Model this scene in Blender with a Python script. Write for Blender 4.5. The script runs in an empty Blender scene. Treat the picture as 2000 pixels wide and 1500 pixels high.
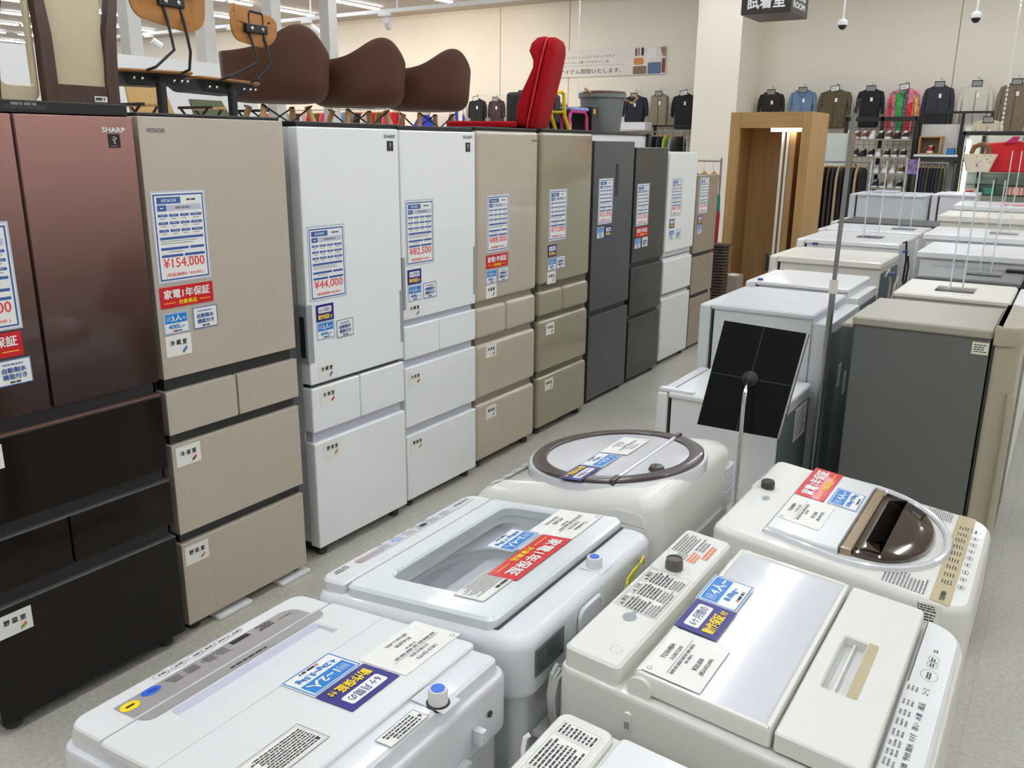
import bpy, bmesh, math, random
from mathutils import Vector, Matrix

S = bpy.context.scene
COL = S.collection
random.seed(7)

# ------------------------------------------------------------------ camera
YAW, PITCH, ROLL, FPX = 0.57265506, 0.27286076, 0.00944299, 1677.597
fw = Vector((-math.sin(YAW) * math.cos(PITCH), math.cos(YAW) * math.cos(PITCH), -math.sin(PITCH)))
rt0 = Vector((math.cos(YAW), math.sin(YAW), 0))
up0 = rt0.cross(fw)
rt = math.cos(ROLL) * rt0 + math.sin(ROLL) * up0
up = -math.sin(ROLL) * rt0 + math.cos(ROLL) * up0
cam = bpy.data.cameras.new('camera')
cam.sensor_width = 36.0
cam.lens = FPX / 2000.0 * 36.0
cam.clip_end = 200
camo = bpy.data.objects.new('camera', cam)
COL.objects.link(camo)
mw = Matrix.Identity(4)
for i in range(3):
    mw[i][0], mw[i][1], mw[i][2] = rt[i], up[i], -fw[i]
mw[2][3] = 1.75
camo.matrix_world = mw
S.camera = camo

# ------------------------------------------------------------------ world and exposure
W = bpy.data.worlds.new('world')
S.world = W
W.use_nodes = True
W.node_tree.nodes['Background'].inputs[0].default_value = (0.9, 0.93, 1.0, 1)
W.node_tree.nodes['Background'].inputs[1].default_value = 0.25
S.view_settings.view_transform = 'Standard'
S.view_settings.look = 'None'
S.view_settings.exposure = 0.16
S.view_settings.gamma = 1.0
S.view_settings.use_curve_mapping = False
S.cycles.use_denoising = True
S.cycles.max_bounces = 10
S.cycles.diffuse_bounces = 7
S.cycles.glossy_bounces = 4
S.cycles.transparent_max_bounces = 12
S.cycles.caustics_reflective = False
S.cycles.caustics_refractive = False
S.cycles.sample_clamp_indirect = 4.0
LAMP_STRENGTH = 34.0
CEIL = 4.13

# ------------------------------------------------------------------ materials
def lin(c):
    return tuple((x / 255 / 12.92) if x <= 10.3 else ((x / 255 + 0.055) / 1.055) ** 2.4 for x in c)

MATS = {}
def mat(name, c, rough=0.4, metal=0.0, coat=0.0, var=0.04, scale=6.0, bump=0.0, spec=0.5, stretch=None, alpha=None, sheen=0):
    if name in MATS:
        return MATS[name]
    m = bpy.data.materials.new(name)
    m.use_nodes = True
    nt = m.node_tree
    b = nt.nodes['Principled BSDF']
    col = lin(c)
    b.inputs['Roughness'].default_value = rough
    b.inputs['Metallic'].default_value = metal
    b.inputs['Coat Weight'].default_value = coat
    b.inputs['Coat Roughness'].default_value = 0.05
    b.inputs['Specular IOR Level'].default_value = spec
    if sheen:
        b.inputs['Sheen Weight'].default_value = sheen
    tc = nt.nodes.new('ShaderNodeTexCoord')
    mp = nt.nodes.new('ShaderNodeMapping')
    if stretch:
        mp.inputs['Scale'].default_value = stretch
    nz = nt.nodes.new('ShaderNodeTexNoise')
    nz.inputs['Scale'].default_value = scale
    nz.inputs['Detail'].default_value = 4
    nt.links.new(tc.outputs['Object'], mp.inputs['Vector'])
    nt.links.new(mp.outputs['Vector'], nz.inputs['Vector'])
    rp = nt.nodes.new('ShaderNodeValToRGB')
    rp.color_ramp.elements[0].position = 0.3
    rp.color_ramp.elements[1].position = 0.7
    rp.color_ramp.elements[0].color = tuple(max(0, x * (1 - var)) for x in col) + (1,)
    rp.color_ramp.elements[1].color = tuple(min(1, x * (1 + var)) for x in col) + (1,)
    nt.links.new(nz.outputs['Fac'], rp.inputs['Fac'])
    nt.links.new(rp.outputs['Color'], b.inputs['Base Color'])
    if bump:
        bp = nt.nodes.new('ShaderNodeBump')
        bp.inputs['Strength'].default_value = bump
        bp.inputs['Distance'].default_value = 0.002
        nt.links.new(nz.outputs['Fac'], bp.inputs['Height'])
        nt.links.new(bp.outputs['Normal'], b.inputs['Normal'])
    if alpha is not None:
        b.inputs['Alpha'].default_value = alpha
    MATS[name] = m
    return m

def emit(name, c, strength):
    m = bpy.data.materials.new(name)
    m.use_nodes = True
    nt = m.node_tree
    nt.nodes.remove(nt.nodes['Principled BSDF'])
    e = nt.nodes.new('ShaderNodeEmission')
    e.inputs[0].default_value = lin(c) + (1,)
    e.inputs[1].default_value = strength
    nt.links.new(e.outputs[0], nt.nodes['Material Output'].inputs[0])
    MATS[name] = m
    return m

def glass(name, c, amount, rough=0.03):
    """thin clear sheet: transparent with a glossy skin"""
    m = bpy.data.materials.new(name)
    m.use_nodes = True
    nt = m.node_tree
    nt.nodes.remove(nt.nodes['Principled BSDF'])
    t = nt.nodes.new('ShaderNodeBsdfTransparent')
    t.inputs[0].default_value = lin(c) + (1,)
    g = nt.nodes.new('ShaderNodeBsdfGlossy')
    g.inputs['Roughness'].default_value = rough
    lw = nt.nodes.new('ShaderNodeLayerWeight')
    lw.inputs[0].default_value = amount
    mx = nt.nodes.new('ShaderNodeMixShader')
    nt.links.new(lw.outputs['Fresnel'], mx.inputs[0])
    nt.links.new(t.outputs[0], mx.inputs[1])
    nt.links.new(g.outputs[0], mx.inputs[2])
    nt.links.new(mx.outputs[0], nt.nodes['Material Output'].inputs[0])
    MATS[name] = m
    return m

# papers and inks
PAPER = mat('paper_white', (236, 236, 232), 0.35, coat=0.3, var=0.01)
PAPER_W = mat('paper_warm', (230, 229, 223), 0.45, var=0.01)
BLUE = mat('ink_blue', (52, 92, 158), 0.35, coat=0.3, var=0.02)
SKY = mat('ink_sky_blue', (14, 122, 202), 0.4, coat=0.15, var=0.02)
RED = mat('ink_red', (226, 52, 62), 0.4, var=0.02)
REDC = mat('card_red', (200, 14, 30), 0.42, coat=0.08, var=0.02)
NAVY = mat('card_navy', (34, 24, 122), 0.4, coat=0.15, var=0.02)
YEL = mat('ink_yellow', (250, 214, 20), 0.4, var=0.02)
INK = mat('ink_black', (42, 42, 44), 0.5, var=0.02)
GREYINK = mat('ink_grey', (120, 120, 122), 0.5, var=0.02)
ORI = mat('ink_orange', (232, 120, 70), 0.5, var=0.02)
GRN = mat('ink_green', (84, 150, 50), 0.5, var=0.02)
LAM = mat('laminate_edge', (196, 200, 216), 0.25, coat=0.5, var=0.01)

# ------------------------------------------------------------------ mesh builder
_tc = {}
def glyphs(s, bold=0.0):
    k = s
    if k in _tc:
        return _tc[k]
    c = bpy.data.curves.new('tmp', 'FONT')
    c.body = s
    c.resolution_u = 2
    o = bpy.data.objects.new('tmp', c)
    COL.objects.link(o)
    dg = bpy.context.evaluated_depsgraph_get()
    dg.update()
    me = bpy.data.meshes.new_from_object(o.evaluated_get(dg))
    vs = [(v.co.x, v.co.y) for v in me.vertices]
    fs = [tuple(p.vertices) for p in me.polygons]
    bpy.data.objects.remove(o)
    bpy.data.curves.remove(c)
    bpy.data.meshes.remove(me)
    xs = [v[0] for v in vs]; ys = [v[1] for v in vs]
    r = (vs, fs, min(xs), max(xs), min(ys), max(ys))
    _tc[k] = r
    return r

def rr(x0, x1, y0, y1, r, n=5):
    """rounded rectangle, counter-clockwise; r one radius or four (x0y0, x1y0, x1y1, x0y1)"""
    if not isinstance(r, (tuple, list)):
        r = (r,) * 4
    out = []
    for (cx, cy, a, q) in ((x0 + r[0], y0 + r[0], 180, r[0]), (x1 - r[1], y0 + r[1], 270, r[1]),
                           (x1 - r[2], y1 - r[2], 0, r[2]), (x0 + r[3], y1 - r[3], 90, r[3])):
        for i in range(n + 1):
            t = math.radians(a + 90 * i / n)
            out.append((cx + q * math.cos(t), cy + q * math.sin(t)))
    return out

def inset(p, d):
    n = len(p)
    out = []
    for i in range(n):
        a, b, c = Vector(p[i - 1]), Vector(p[i]), Vector(p[(i + 1) % n])
        e1, e2 = b - a, c - b
        if e1.length < 1e-7: e1 = b - Vector(p[i - 2])
        if e2.length < 1e-7: e2 = Vector(p[(i + 2) % n]) - b
        if e1.length < 1e-9 or e2.length < 1e-9:
            out.append(tuple(b)); continue
        n1 = Vector((-e1.y, e1.x)).normalized(); n2 = Vector((-e2.y, e2.x)).normalized()
        m = n1 + n2
        k = max(0.35, m.dot(n1) / max(m.length, 1e-6)) if m.length > 1e-6 else 1
        m = m.normalized() if m.length > 1e-6 else n1
        out.append(tuple(b + m * d / k))
    return out

class MB:
    def __init__(s):
        s.v = []; s.f = []; s.m = []; s.mats = []
    def mi(s, m):
        if m not in s.mats:
            s.mats.append(m)
        return s.mats.index(m)
    def add(s, vs, fs, m):
        o = len(s.v); k = s.mi(m)
        s.v += [tuple(v) for v in vs]
        for f in fs:
            s.f.append(tuple(i + o for i in f)); s.m.append(k)
        return s
    def box(s, a, b, m, bev=0.0, seg=2, mtx=None):
        x0, y0, z0 = (min(a[i], b[i]) for i in range(3)); x1, y1, z1 = (max(a[i], b[i]) for i in range(3))
        vs = [(x0, y0, z0), (x1, y0, z0), (x1, y1, z0), (x0, y1, z0), (x0, y0, z1), (x1, y0, z1), (x1, y1, z1), (x0, y1, z1)]
        fs = [(0, 3, 2, 1), (4, 5, 6, 7), (0, 1, 5, 4), (1, 2, 6, 5), (2, 3, 7, 6), (3, 0, 4, 7)]
        if bev > 0:
            bev = min(bev, 0.49 * min(x1 - x0, y1 - y0, z1 - z0))
            bm = bmesh.new()
            bv = [bm.verts.new(v) for v in vs]
            for f in fs:
                bm.faces.new([bv[i] for i in f])
            bmesh.ops.bevel(bm, geom=bm.edges[:], offset=bev, segments=seg, profile=0.5, affect='EDGES')
            bm.verts.index_update()
            vs = [v.co.copy() for v in bm.verts]
            fs = [tuple(v.index for v in f.verts) for f in bm.faces]
            bm.free()
        if mtx is not None:
            vs = [mtx @ Vector(v) for v in vs]
        return s.add(vs, fs, m)
    def quad(s, a, b, c, d, m):
        return s.add([a, b, c, d], [(0, 1, 2, 3)], m)
    def loft(s, rings, m, cap0=True, cap1=True, closed=True):
        n = len(rings[0]); vs = [p for r in rings for p in r]; fs = []
        for k in range(len(rings) - 1):
            for i in range(n if closed else n - 1):
                j = (i + 1) % n
                fs.append((k * n + i, k * n + j, (k + 1) * n + j, (k + 1) * n + i))
        if cap0: fs.append(tuple(range(n - 1, -1, -1)))
        if cap1: fs.append(tuple((len(rings) - 1) * n + i for i in range(n)))
        return s.add(vs, fs, m)
    def slab(s, poly, prof, m, fn=None, cap0=True, cap1=True):
        """polygon in x,y swept through (inset, height) steps over a height function"""
        fn = fn or (lambda x, y: 0.0)
        rings = []
        for d, h in prof:
            q = inset(poly, d) if d else poly
            rings.append([(x, y, fn(x, y) + h) for x, y in q])
        return s.loft(rings, m, cap0, cap1)
    def frame(s, outer, inner, h0, h1, m, fn=None, edge=0.003, deep=None):
        """slab with a hole: outer and inner polygons have equally many points"""
        fn = fn or (lambda x, y: 0.0)
        z = lambda p, h: [(x, y, fn(x, y) + h) for x, y in p]
        R = [z(outer, h0), z(outer, h1 - edge), z(inset(outer, edge), h1), z(inset(inner, -edge), h1), z(inner, h1 - edge),
             z(inner, h0 if deep is None else deep)]
        return s.loft(R, m, False, False)
    def tube(s, path, r, m, n=8, closed=False, caps=True):
        P = [Vector(p) for p in path]; rings = []
        N = len(P); prev = None
        for i, p in enumerate(P):
            if closed: t = P[(i + 1) % N] - P[i - 1]
            else: t = P[min(i + 1, N - 1)] - P[max(i - 1, 0)]
            t.normalize()
            if prev is None:
                a = Vector((0, 0, 1)) if abs(t.z) < 0.9 else Vector((1, 0, 0))
                u = t.cross(a).normalized()
            else:
                u = (prev - t * prev.dot(t))
                u = u.normalized() if u.length > 1e-6 else t.orthogonal().normalized()
            prev = u
            w = t.cross(u)
            rad = r[i] if isinstance(r, (list, tuple)) else r
            rings.append([p + rad * (math.cos(2 * math.pi * k / n) * u + math.sin(2 * math.pi * k / n) * w) for k in range(n)])
        if closed: rings.append(rings[0])
        return s.loft(rings, m, caps and not closed, caps and not closed)
    def lathe(s, c, prof, m, n=24, axis=None, sx=1.0, sy=1.0):
        """prof: (radius, height) from bottom to top"""
        c = Vector(c); A = Vector(axis).normalized() if axis else Vector((0, 0, 1))
        u = A.orthogonal().normalized() if axis else Vector((1, 0, 0)); w = A.cross(u)
        rings = [[c + A * h + max(r, 1e-5) * (sx * math.cos(2 * math.pi * k / n) * u + sy * math.sin(2 * math.pi * k / n) * w) for k in range(n)] for r, h in prof]
        return s.loft(rings, m)
    def build(s, name, parent=None, angle=32, **tags):
        me = bpy.data.meshes.new(name)
        off = Vector(parent['_w']) if parent is not None else Vector((0, 0, 0))
        if parent is None and s.v:
            xs, ys, zs = zip(*s.v)
            off = Vector(((min(xs) + max(xs)) / 2, (min(ys) + max(ys)) / 2, min(zs)))
        me.from_pydata([Vector(v) - off for v in s.v], [], s.f)
        for m in s.mats:
            me.materials.append(m)
        me.polygons.foreach_set('material_index', s.m)
        me.polygons.foreach_set('use_smooth', [True] * len(s.f))
        me.validate()
        me.set_sharp_from_angle(angle=math.radians(angle))
        o = bpy.data.objects.new(name, me)
        COL.objects.link(o)
        wn = o.modifiers.new('normals', 'WEIGHTED_NORMAL')
        wn.keep_sharp = True; wn.weight = 100
        if parent is not None:
            o.parent = parent
            if parent.type == 'MESH':
                o.location = (0, 0, 0)
        else:
            o.location = off
        o['_w'] = tuple(off)
        for k, v in tags.items():
            o[k] = v
        return o

def thing(name, loc, label, category, group=None):
    o = bpy.data.objects.new(name, None)
    o.empty_display_size = 0.1
    COL.objects.link(o)
    o.location = loc
    o['_w'] = tuple(loc)
    o['label'] = label; o['category'] = category
    if group: o['group'] = group
    return o

def solo(mb, name, label, category, group=None, **k):
    o = mb.build(name, None, **k)
    o['label'] = label; o['category'] = category
    if group: o['group'] = group
    return o

def structure(mb, name, **k):
    o = mb.build(name, None, **k)
    o['kind'] = 'structure'
    return o

class Pl:
    """a flat frame for printed matter: origin O (lower left), reading direction u, upward direction w"""
    def __init__(s, mb, O, u, w, lift=0.0012):
        s.mb = mb; s.O = Vector(O); s.u = Vector(u).normalized(); s.w = Vector(w)
        s.w = (s.w - s.u * s.w.dot(s.u)).normalized(); s.n = s.u.cross(s.w); s.l = lift
    def p(s, x, y, h=0):
        return s.O + s.u * x + s.w * y + s.n * (s.l + h)
    def rect(s, x0, y0, x1, y1, m, h=0.0):
        s.mb.quad(s.p(x0, y0, h), s.p(x1, y0, h), s.p(x1, y1, h), s.p(x0, y1, h), m)
    def poly(s, pts, m, h=0.0):
        s.mb.add([s.p(x, y, h) for x, y in pts], [tuple(range(len(pts)))], m)
    def sheet(s, W, H, m, t=0.0009):
        """the card itself, with a thickness"""
        b = [s.p(0, 0, -t), s.p(W, 0, -t), s.p(W, H, -t), s.p(0, H, -t), s.p(0, 0), s.p(W, 0), s.p(W, H), s.p(0, H)]
        s.mb.add(b, [(4, 5, 6, 7), (0, 1, 5, 4), (1, 2, 6, 5), (2, 3, 7, 6), (3, 0, 4, 7)], m)
    def border(s, x0, y0, x1, y1, t, m, h=0.0004):
        s.rect(x0, y0, x1, y0 + t, m, h); s.rect(x0, y1 - t, x1, y1, m, h)
        s.rect(x0, y0 + t, x0 + t, y1 - t, m, h); s.rect(x1 - t, y0 + t, x1, y1 - t, m, h)
    def text(s, t, x0, y0, x1, y1, m, bold=0.0, h=0.0008, stretch=False):
        vs, fs, a, b, c, d = glyphs(t, bold)
        sy = (y1 - y0) / (d - c); sx = (x1 - x0) / (b - a)
        if not stretch:
            sx = min(sx, sy * 1.25)
        ox = (x0 + x1) / 2 - sx * (a + b) / 2; oy = y0 - sy * c
        k = 0.022 if bold >= 0.015 else (0.010 if bold > 0 else 0)
        for q, (dx, dy) in enumerate(((-k, -k), (k, k), (-k, k), (k, -k)) if k > 0.015 else ((-k, 0), (k, 0)) if k else ((0, 0),)):
            s.mb.add([s.p(ox + sx * (x + dx), oy + sy * (y + dy), h + q * 0.00012) for x, y in vs], fs, m)
    def micro(s, x0, y0, x1, y1, rows, m, seed=1, fill=0.55, h=0.0006, lead=0.0):
        """fine print too small to read: short dashes"""
        R = random.Random(seed); hh = (y1 - y0) / rows
        for k in range(rows):
            y = y1 - (k + 1) * hh + hh * (1 - fill) / 2; x = x0 + (lead if k % 3 == 1 else 0); end = x1 - R.random() * 0.25 * (x1 - x0)
            while x < end:
                l = hh * fill * (0.8 + 2.5 * R.random()); l = min(l, end - x)
                if l < hh * 0.2: break
                s.rect(x, y, x + l, y + hh * fill, m, h)
                x += l + hh * fill * (0.3 + 0.35 * R.random())

# ------------------------------------------------------------------ cards and labels
def price_card(mb, O, u, w, brand, price, sub, seed=1, Wd=0.21, Ht=0.30):
    P = Pl(mb, O, u, w)
    P.sheet(Wd, Ht, LAM)
    P.rect(0.005, 0.005, Wd - 0.005, Ht - 0.006, PAPER, 0.0003)
    P.border(0.009, 0.009, Wd - 0.009, Ht - 0.011, 0.005, BLUE, 0.0006)
    h = 0.0006
    P.rect(0.022, 0.258, 0.112, 0.279, BLUE, h); P.text(brand, 0.040, 0.2635, 0.094, 0.2735, PAPER, 0.01)
    P.micro(0.135, 0.264, 0.178, 0.274, 1, INK, seed)
    P.rect(0.022, 0.2345, 0.056, 0.254, BLUE, h); P.micro(0.032, 0.241, 0.048, 0.247, 1, PAPER, seed, h=0.0009)
    P.rect(0.058, 0.2345, 0.190, 0.254, LAM, 0.0005); P.micro(0.090, 0.240, 0.165, 0.249, 1, GREYINK, seed + 1, 0.8)
    y = 0.2245
    for r in range(3):
        for x0, x1 in ((0.022, 0.058), (0.064, 0.100), (0.106, 0.140), (0.146, 0.190)):
            P.rect(x0, y - 0.0085, x1, y, BLUE, h); P.micro(x0 + 0.009, y - 0.006, x1 - 0.006, y - 0.002, 1, LAM, seed + r, h=0.0009)
            P.micro(x0 + 0.008, y - 0.017, x1 - 0.006, y - 0.012, 1, GREYINK, seed + r + int(1000 * x0))
        y -= 0.0245
    P.rect(0.022, y - 0.0085, 0.190, y, BLUE, h); P.micro(0.024, y - 0.025, 0.188, y - 0.0105, 2, GREYINK, seed + 7, 0.35); y -= 0.034
    P.rect(0.022, y - 0.0085, 0.128, y, BLUE, h); P.rect(0.134, y - 0.0085, 0.190, y, BLUE, h); P.micro(0.05, y - 0.017, 0.11, y - 0.012, 1, GREYINK, seed + 9); y -= 0.0235
    P.rect(0.022, y - 0.0085, 0.104, y, BLUE, h); P.rect(0.110, y - 0.0085, 0.190, y, BLUE, h); P.micro(0.12, y - 0.017, 0.16, y - 0.012, 1, GREYINK, seed + 3)
    P.text(price, 0.026, 0.045, 0.186, 0.082, RED, 0.012)
    P.text('(税抜価格¥ ' + sub + ' )', 0.026, 0.019, 0.186, 0.033, RED, 0.006)

def red_card(mb, O, u, w, W=0.21, H=0.07):
    P = Pl(mb, O, u, w, 0.002)
    P.sheet(W, H, REDC)
    P.text('家電1年保証', W * 0.07, H * 0.44, W * 0.93, H * 0.86, PAPER, 0.03, stretch=True)
    P.text('対象商品', W * 0.33, H * 0.12, W * 0.67, H * 0.34, YEL, 0.03)
    P.rect(W * 0.06, H * 0.21, W * 0.28, H * 0.24, YEL, 0.0006); P.rect(W * 0.72, H * 0.21, W * 0.94, H * 0.24, YEL, 0.0006)

def navy_card(mb, O, u, w, W=0.10, H=0.07):
    P = Pl(mb, O, u, w, 0.002)
    P.sheet(W, H, NAVY)
    P.poly(rr(W * 0.13, W * 0.87, H * 0.50, H * 0.86, H * 0.06, 3), PAPER, 0.0004)
    P.text('6ヶ月間の', W * 0.19, H * 0.565, W * 0.81, H * 0.80, NAVY, 0.012, stretch=True)
    P.text('動作保証', W * 0.11, H * 0.13, W * 0.74, H * 0.41, YEL, 0.03, stretch=True)
    P.text('付', W * 0.77, H * 0.15, W * 0.89, H * 0.32, YEL, 0.03)

def size_card(mb, O, u, w, big, small, W=0.10, H=0.073, seed=1):
    P = Pl(mb, O, u, w, 0.002)
    P.sheet(W, H, PAPER)
    P.border(W * 0.015, H * 0.02, W * 0.985, H * 0.98, W * 0.022, SKY)
    P.rect(W * 0.07, H * 0.50, W * 0.93, H * 0.92, SKY, 0.0004)
    P.border(W * 0.13, H * 0.61, W * 0.28, H * 0.82, W * 0.008, PAPER, 0.0007)
    P.text('目安', W * 0.15, H * 0.66, W * 0.26, H * 0.78, PAPER)
    P.text(big, W * 0.32, H * 0.58, W * 0.88, H * 0.86, PAPER, 0.02)
    P.text(small, W * 0.12, H * 0.24, W * 0.88, H * 0.43, SKY, 0.015)
    P.micro(W * 0.40, H * 0.09, W * 0.72, H * 0.17, 1, INK, seed, 0.9); P.rect(W * 0.33, H * 0.09, W * 0.38, H * 0.17, ORI, 0.0008)

def feature_card(mb, O, u, w, W=0.10, H=0.075):
    P = Pl(mb, O, u, w, 0.002)
    P.sheet(W, H, PAPER)
    P.border(0, 0, W, H, W * 0.03, BLUE)
    P.micro(W * 0.2, H * 0.76, W * 0.8, H * 0.86, 1, BLUE, 4)
    P.text('自動製氷', W * 0.16, H * 0.49, W * 0.84, H * 0.69, BLUE, 0.02, stretch=True)
    P.text('機能付き', W * 0.16, H * 0.24, W * 0.84, H * 0.44, BLUE, 0.02, stretch=True)
    P.micro(W * 0.34, H * 0.08, W * 0.7, H * 0.16, 1, INK, 5, 0.9)

def room_label(mb, O, u, w, t, icon, W=0.10, H=0.072):
    P = Pl(mb, O, u, w)
    P.sheet(W, H, PAPER_W)
    for k, ch in enumerate(t):
        P.text(ch, W * (0.17 + 0.24 * k), H * 0.52, W * (0.34 + 0.24 * k), H * 0.76, INK, 0.02, stretch=True)
    a, b = W * 0.62, H * 0.12
    cs = {'冷': (GREYINK, SKY), '凍': (INK, RED), '野': (GRN, ORI)}[icon]
    P.poly([(a, b), (a + .009, b + .002), (a + .018, b + .009), (a + .012, b + .015), (a + .003, b + .010)], cs[0], 0.0005)
    P.poly([(a + .010, b + .008), (a + .021, b + .010), (a + .018, b + .021), (a + .011, b + .017)], cs[1], 0.0008)
    P.poly([(a + .001, b + .001), (a + .007, b - .002), (a + .008, b + .005)], YEL if icon != '冷' else INK, 0.001)
# ------------------------------------------------------------------ shared materials
M_WALL = mat('wall_paint', (234, 226, 213), 0.75, var=0.015, scale=1.2)
M_CEIL = mat('ceiling_panel', (186, 176, 168), 0.8, var=0.03, scale=0.8)
M_FLOOR = mat('floor_vinyl', (190, 186, 174), 0.3, var=0.12, scale=60)
M_BLACK = mat('black_plastic', (22, 22, 23), 0.35, var=0.02)
M_BLACKM = mat('black_metal', (26, 26, 28), 0.45, var=0.03)
M_RUBBER = mat('dark_rubber', (48, 48, 48), 0.6)
M_CHROME = mat('chrome', (215, 215, 216), 0.14, metal=1.0, var=0.02)
M_STEEL = mat('grey_steel_tube', (150, 150, 152), 0.32, metal=0.8, var=0.03)
M_WHITE = mat('white_enamel', (228, 229, 230), 0.3, coat=0.2, var=0.008)
M_CREAM = mat('cream_enamel', (222, 218, 208), 0.34, var=0.01)
M_WOODL = mat('beech_leg', (206, 160, 104), 0.45, var=0.12, scale=5, stretch=(14, 14, 1.2))

def floor_nodes():
    nt = M_FLOOR.node_tree
    b = nt.nodes['Principled BSDF']
    rp = [n for n in nt.nodes if n.type == 'VALTORGB'][0]
    tc = [n for n in nt.nodes if n.type == 'TEX_COORD'][0]
    br = nt.nodes.new('ShaderNodeTexBrick')
    br.offset = 0.0
    br.inputs['Scale'].default_value = 1.0
    br.inputs['Brick Width'].default_value = 0.45
    br.inputs['Row Height'].default_value = 0.45
    br.inputs['Mortar Size'].default_value = 0.0025
    br.inputs['Color1'].default_value = (1, 1, 1, 1); br.inputs['Color2'].default_value = (0.95, 0.95, 0.95, 1)
    br.inputs['Mortar'].default_value = (0.86, 0.86, 0.86, 1)
    nt.links.new(tc.outputs['Object'], br.inputs['Vector'])
    n2 = nt.nodes.new('ShaderNodeTexNoise'); n2.inputs['Scale'].default_value = 2.2; n2.inputs['Detail'].default_value = 6
    nt.links.new(tc.outputs['Object'], n2.inputs['Vector'])
    r2 = nt.nodes.new('ShaderNodeValToRGB')
    r2.color_ramp.elements[0].color = (0.86, 0.86, 0.86, 1); r2.color_ramp.elements[1].color = (1.08, 1.08, 1.08, 1)
    nt.links.new(n2.outputs['Fac'], r2.inputs['Fac'])
    m1 = nt.nodes.new('ShaderNodeMixRGB'); m1.blend_type = 'MULTIPLY'; m1.inputs[0].default_value = 1
    m2 = nt.nodes.new('ShaderNodeMixRGB'); m2.blend_type = 'MULTIPLY'; m2.inputs[0].default_value = 1
    nt.links.new(rp.outputs[0], m1.inputs[1]); nt.links.new(br.outputs['Color'], m1.inputs[2])
    nt.links.new(m1.outputs[0], m2.inputs[1]); nt.links.new(r2.outputs[0], m2.inputs[2])
    nt.links.new(m2.outputs[0], b.inputs['Base Color'])
floor_nodes()

# ------------------------------------------------------------------ setting
XL, XR, YB, YF = -26.0, 16.0, 14.0, -7.0
structure(MB().box((XL, YF, -0.1), (XR, YB, 0.0), M_FLOOR), 'floor')
structure(MB().box((XL, YF, CEIL), (XR, YB, CEIL + 0.1), M_CEIL), 'ceiling')
b = MB().box((XL, YB, 0), (XR, YB + 0.15, CEIL), M_WALL)
for x in (-15.5, -9.35, -7.9, -1.75, 1.2):
    b.box((x - 0.006, YB - 0.004, 0), (x + 0.006, YB, CEIL), MATS.get('joint') or mat('joint', (160, 154, 144), 0.8))
structure(b, 'wall_back')
structure(MB().box((XL, YF - 0.15, 0), (XR, YF, CEIL), M_WALL), 'wall_front')
structure(MB().box((XL - 0.15, YF, 0), (XL, YB, CEIL), M_WALL), 'wall_left')
structure(MB().box((XR, YF, 0), (XR + 0.15, YB, CEIL), M_WALL), 'wall_right')
structure(MB().box((-5.16, 13.0, 0), (-4.48, YB, CEIL), M_WALL), 'trim_1')
M_PART = mat('white_partition', (236, 236, 236), 0.6, var=0.01)
p = MB().box((-7.1, 1.0, 0), (-7.0, 6.15, 2.45), M_PART)
structure(p, 'wall_partition')
M_POST = mat('white_post', (206, 203, 198), 0.55, var=0.02)
for k, y in enumerate((4.94, 5.73, 6.56, 7.37)):
    solo(MB().box((-7.25, y - 0.065, 0), (-7.11, y + 0.065, CEIL), M_POST, 0.006), 'post',
         ('white steel post rising behind the white partition, ' + ('between the two wooden stools', 'just behind the second wooden stool', 'above the first brown shell chair', 'rightmost of the four')[k]), 'post', 'posts behind the partition')

# ceiling lamps
LAMP = emit('lamp_tube', (242, 249, 255), LAMP_STRENGTH)
M_LAMPH = mat('lamp_housing', (235, 235, 235), 0.5)
def batten(x, y, l, g):
    t = thing('ceiling_light', (x, y, CEIL - 0.05), 'slim white LED batten shining on the grey ceiling', 'ceiling light', g)
    MB().box((x - 0.045, y - l / 2, CEIL - 0.03), (x + 0.045, y + l / 2, CEIL), M_LAMPH, 0.006).build('housing', t)
    MB().box((x - 0.04, y - l / 2 + 0.01, CEIL - 0.05), (x + 0.04, y + l / 2 - 0.01, CEIL - 0.031), LAMP).build('diffuser', t)
for k in range(22):
    x = -22.92 + 1.66 * k
    if x < -8.5:
        for y in (5.0, 8.6, 10.2, 11.15, 12.3):
            batten(x, y, 1.2 if y != 11.15 else 0.5, 'LED battens on the ceiling')
    elif k == 13:
        for q in range(11):
            batten(x, -4.1 + 1.62 * q, 1.5, 'LED battens on the ceiling')
    else:
        for q in range(5):
            batten(x, -3.2 + 3.6 * q + (k % 2) * .6, 1.5, 'LED battens on the ceiling')

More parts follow.
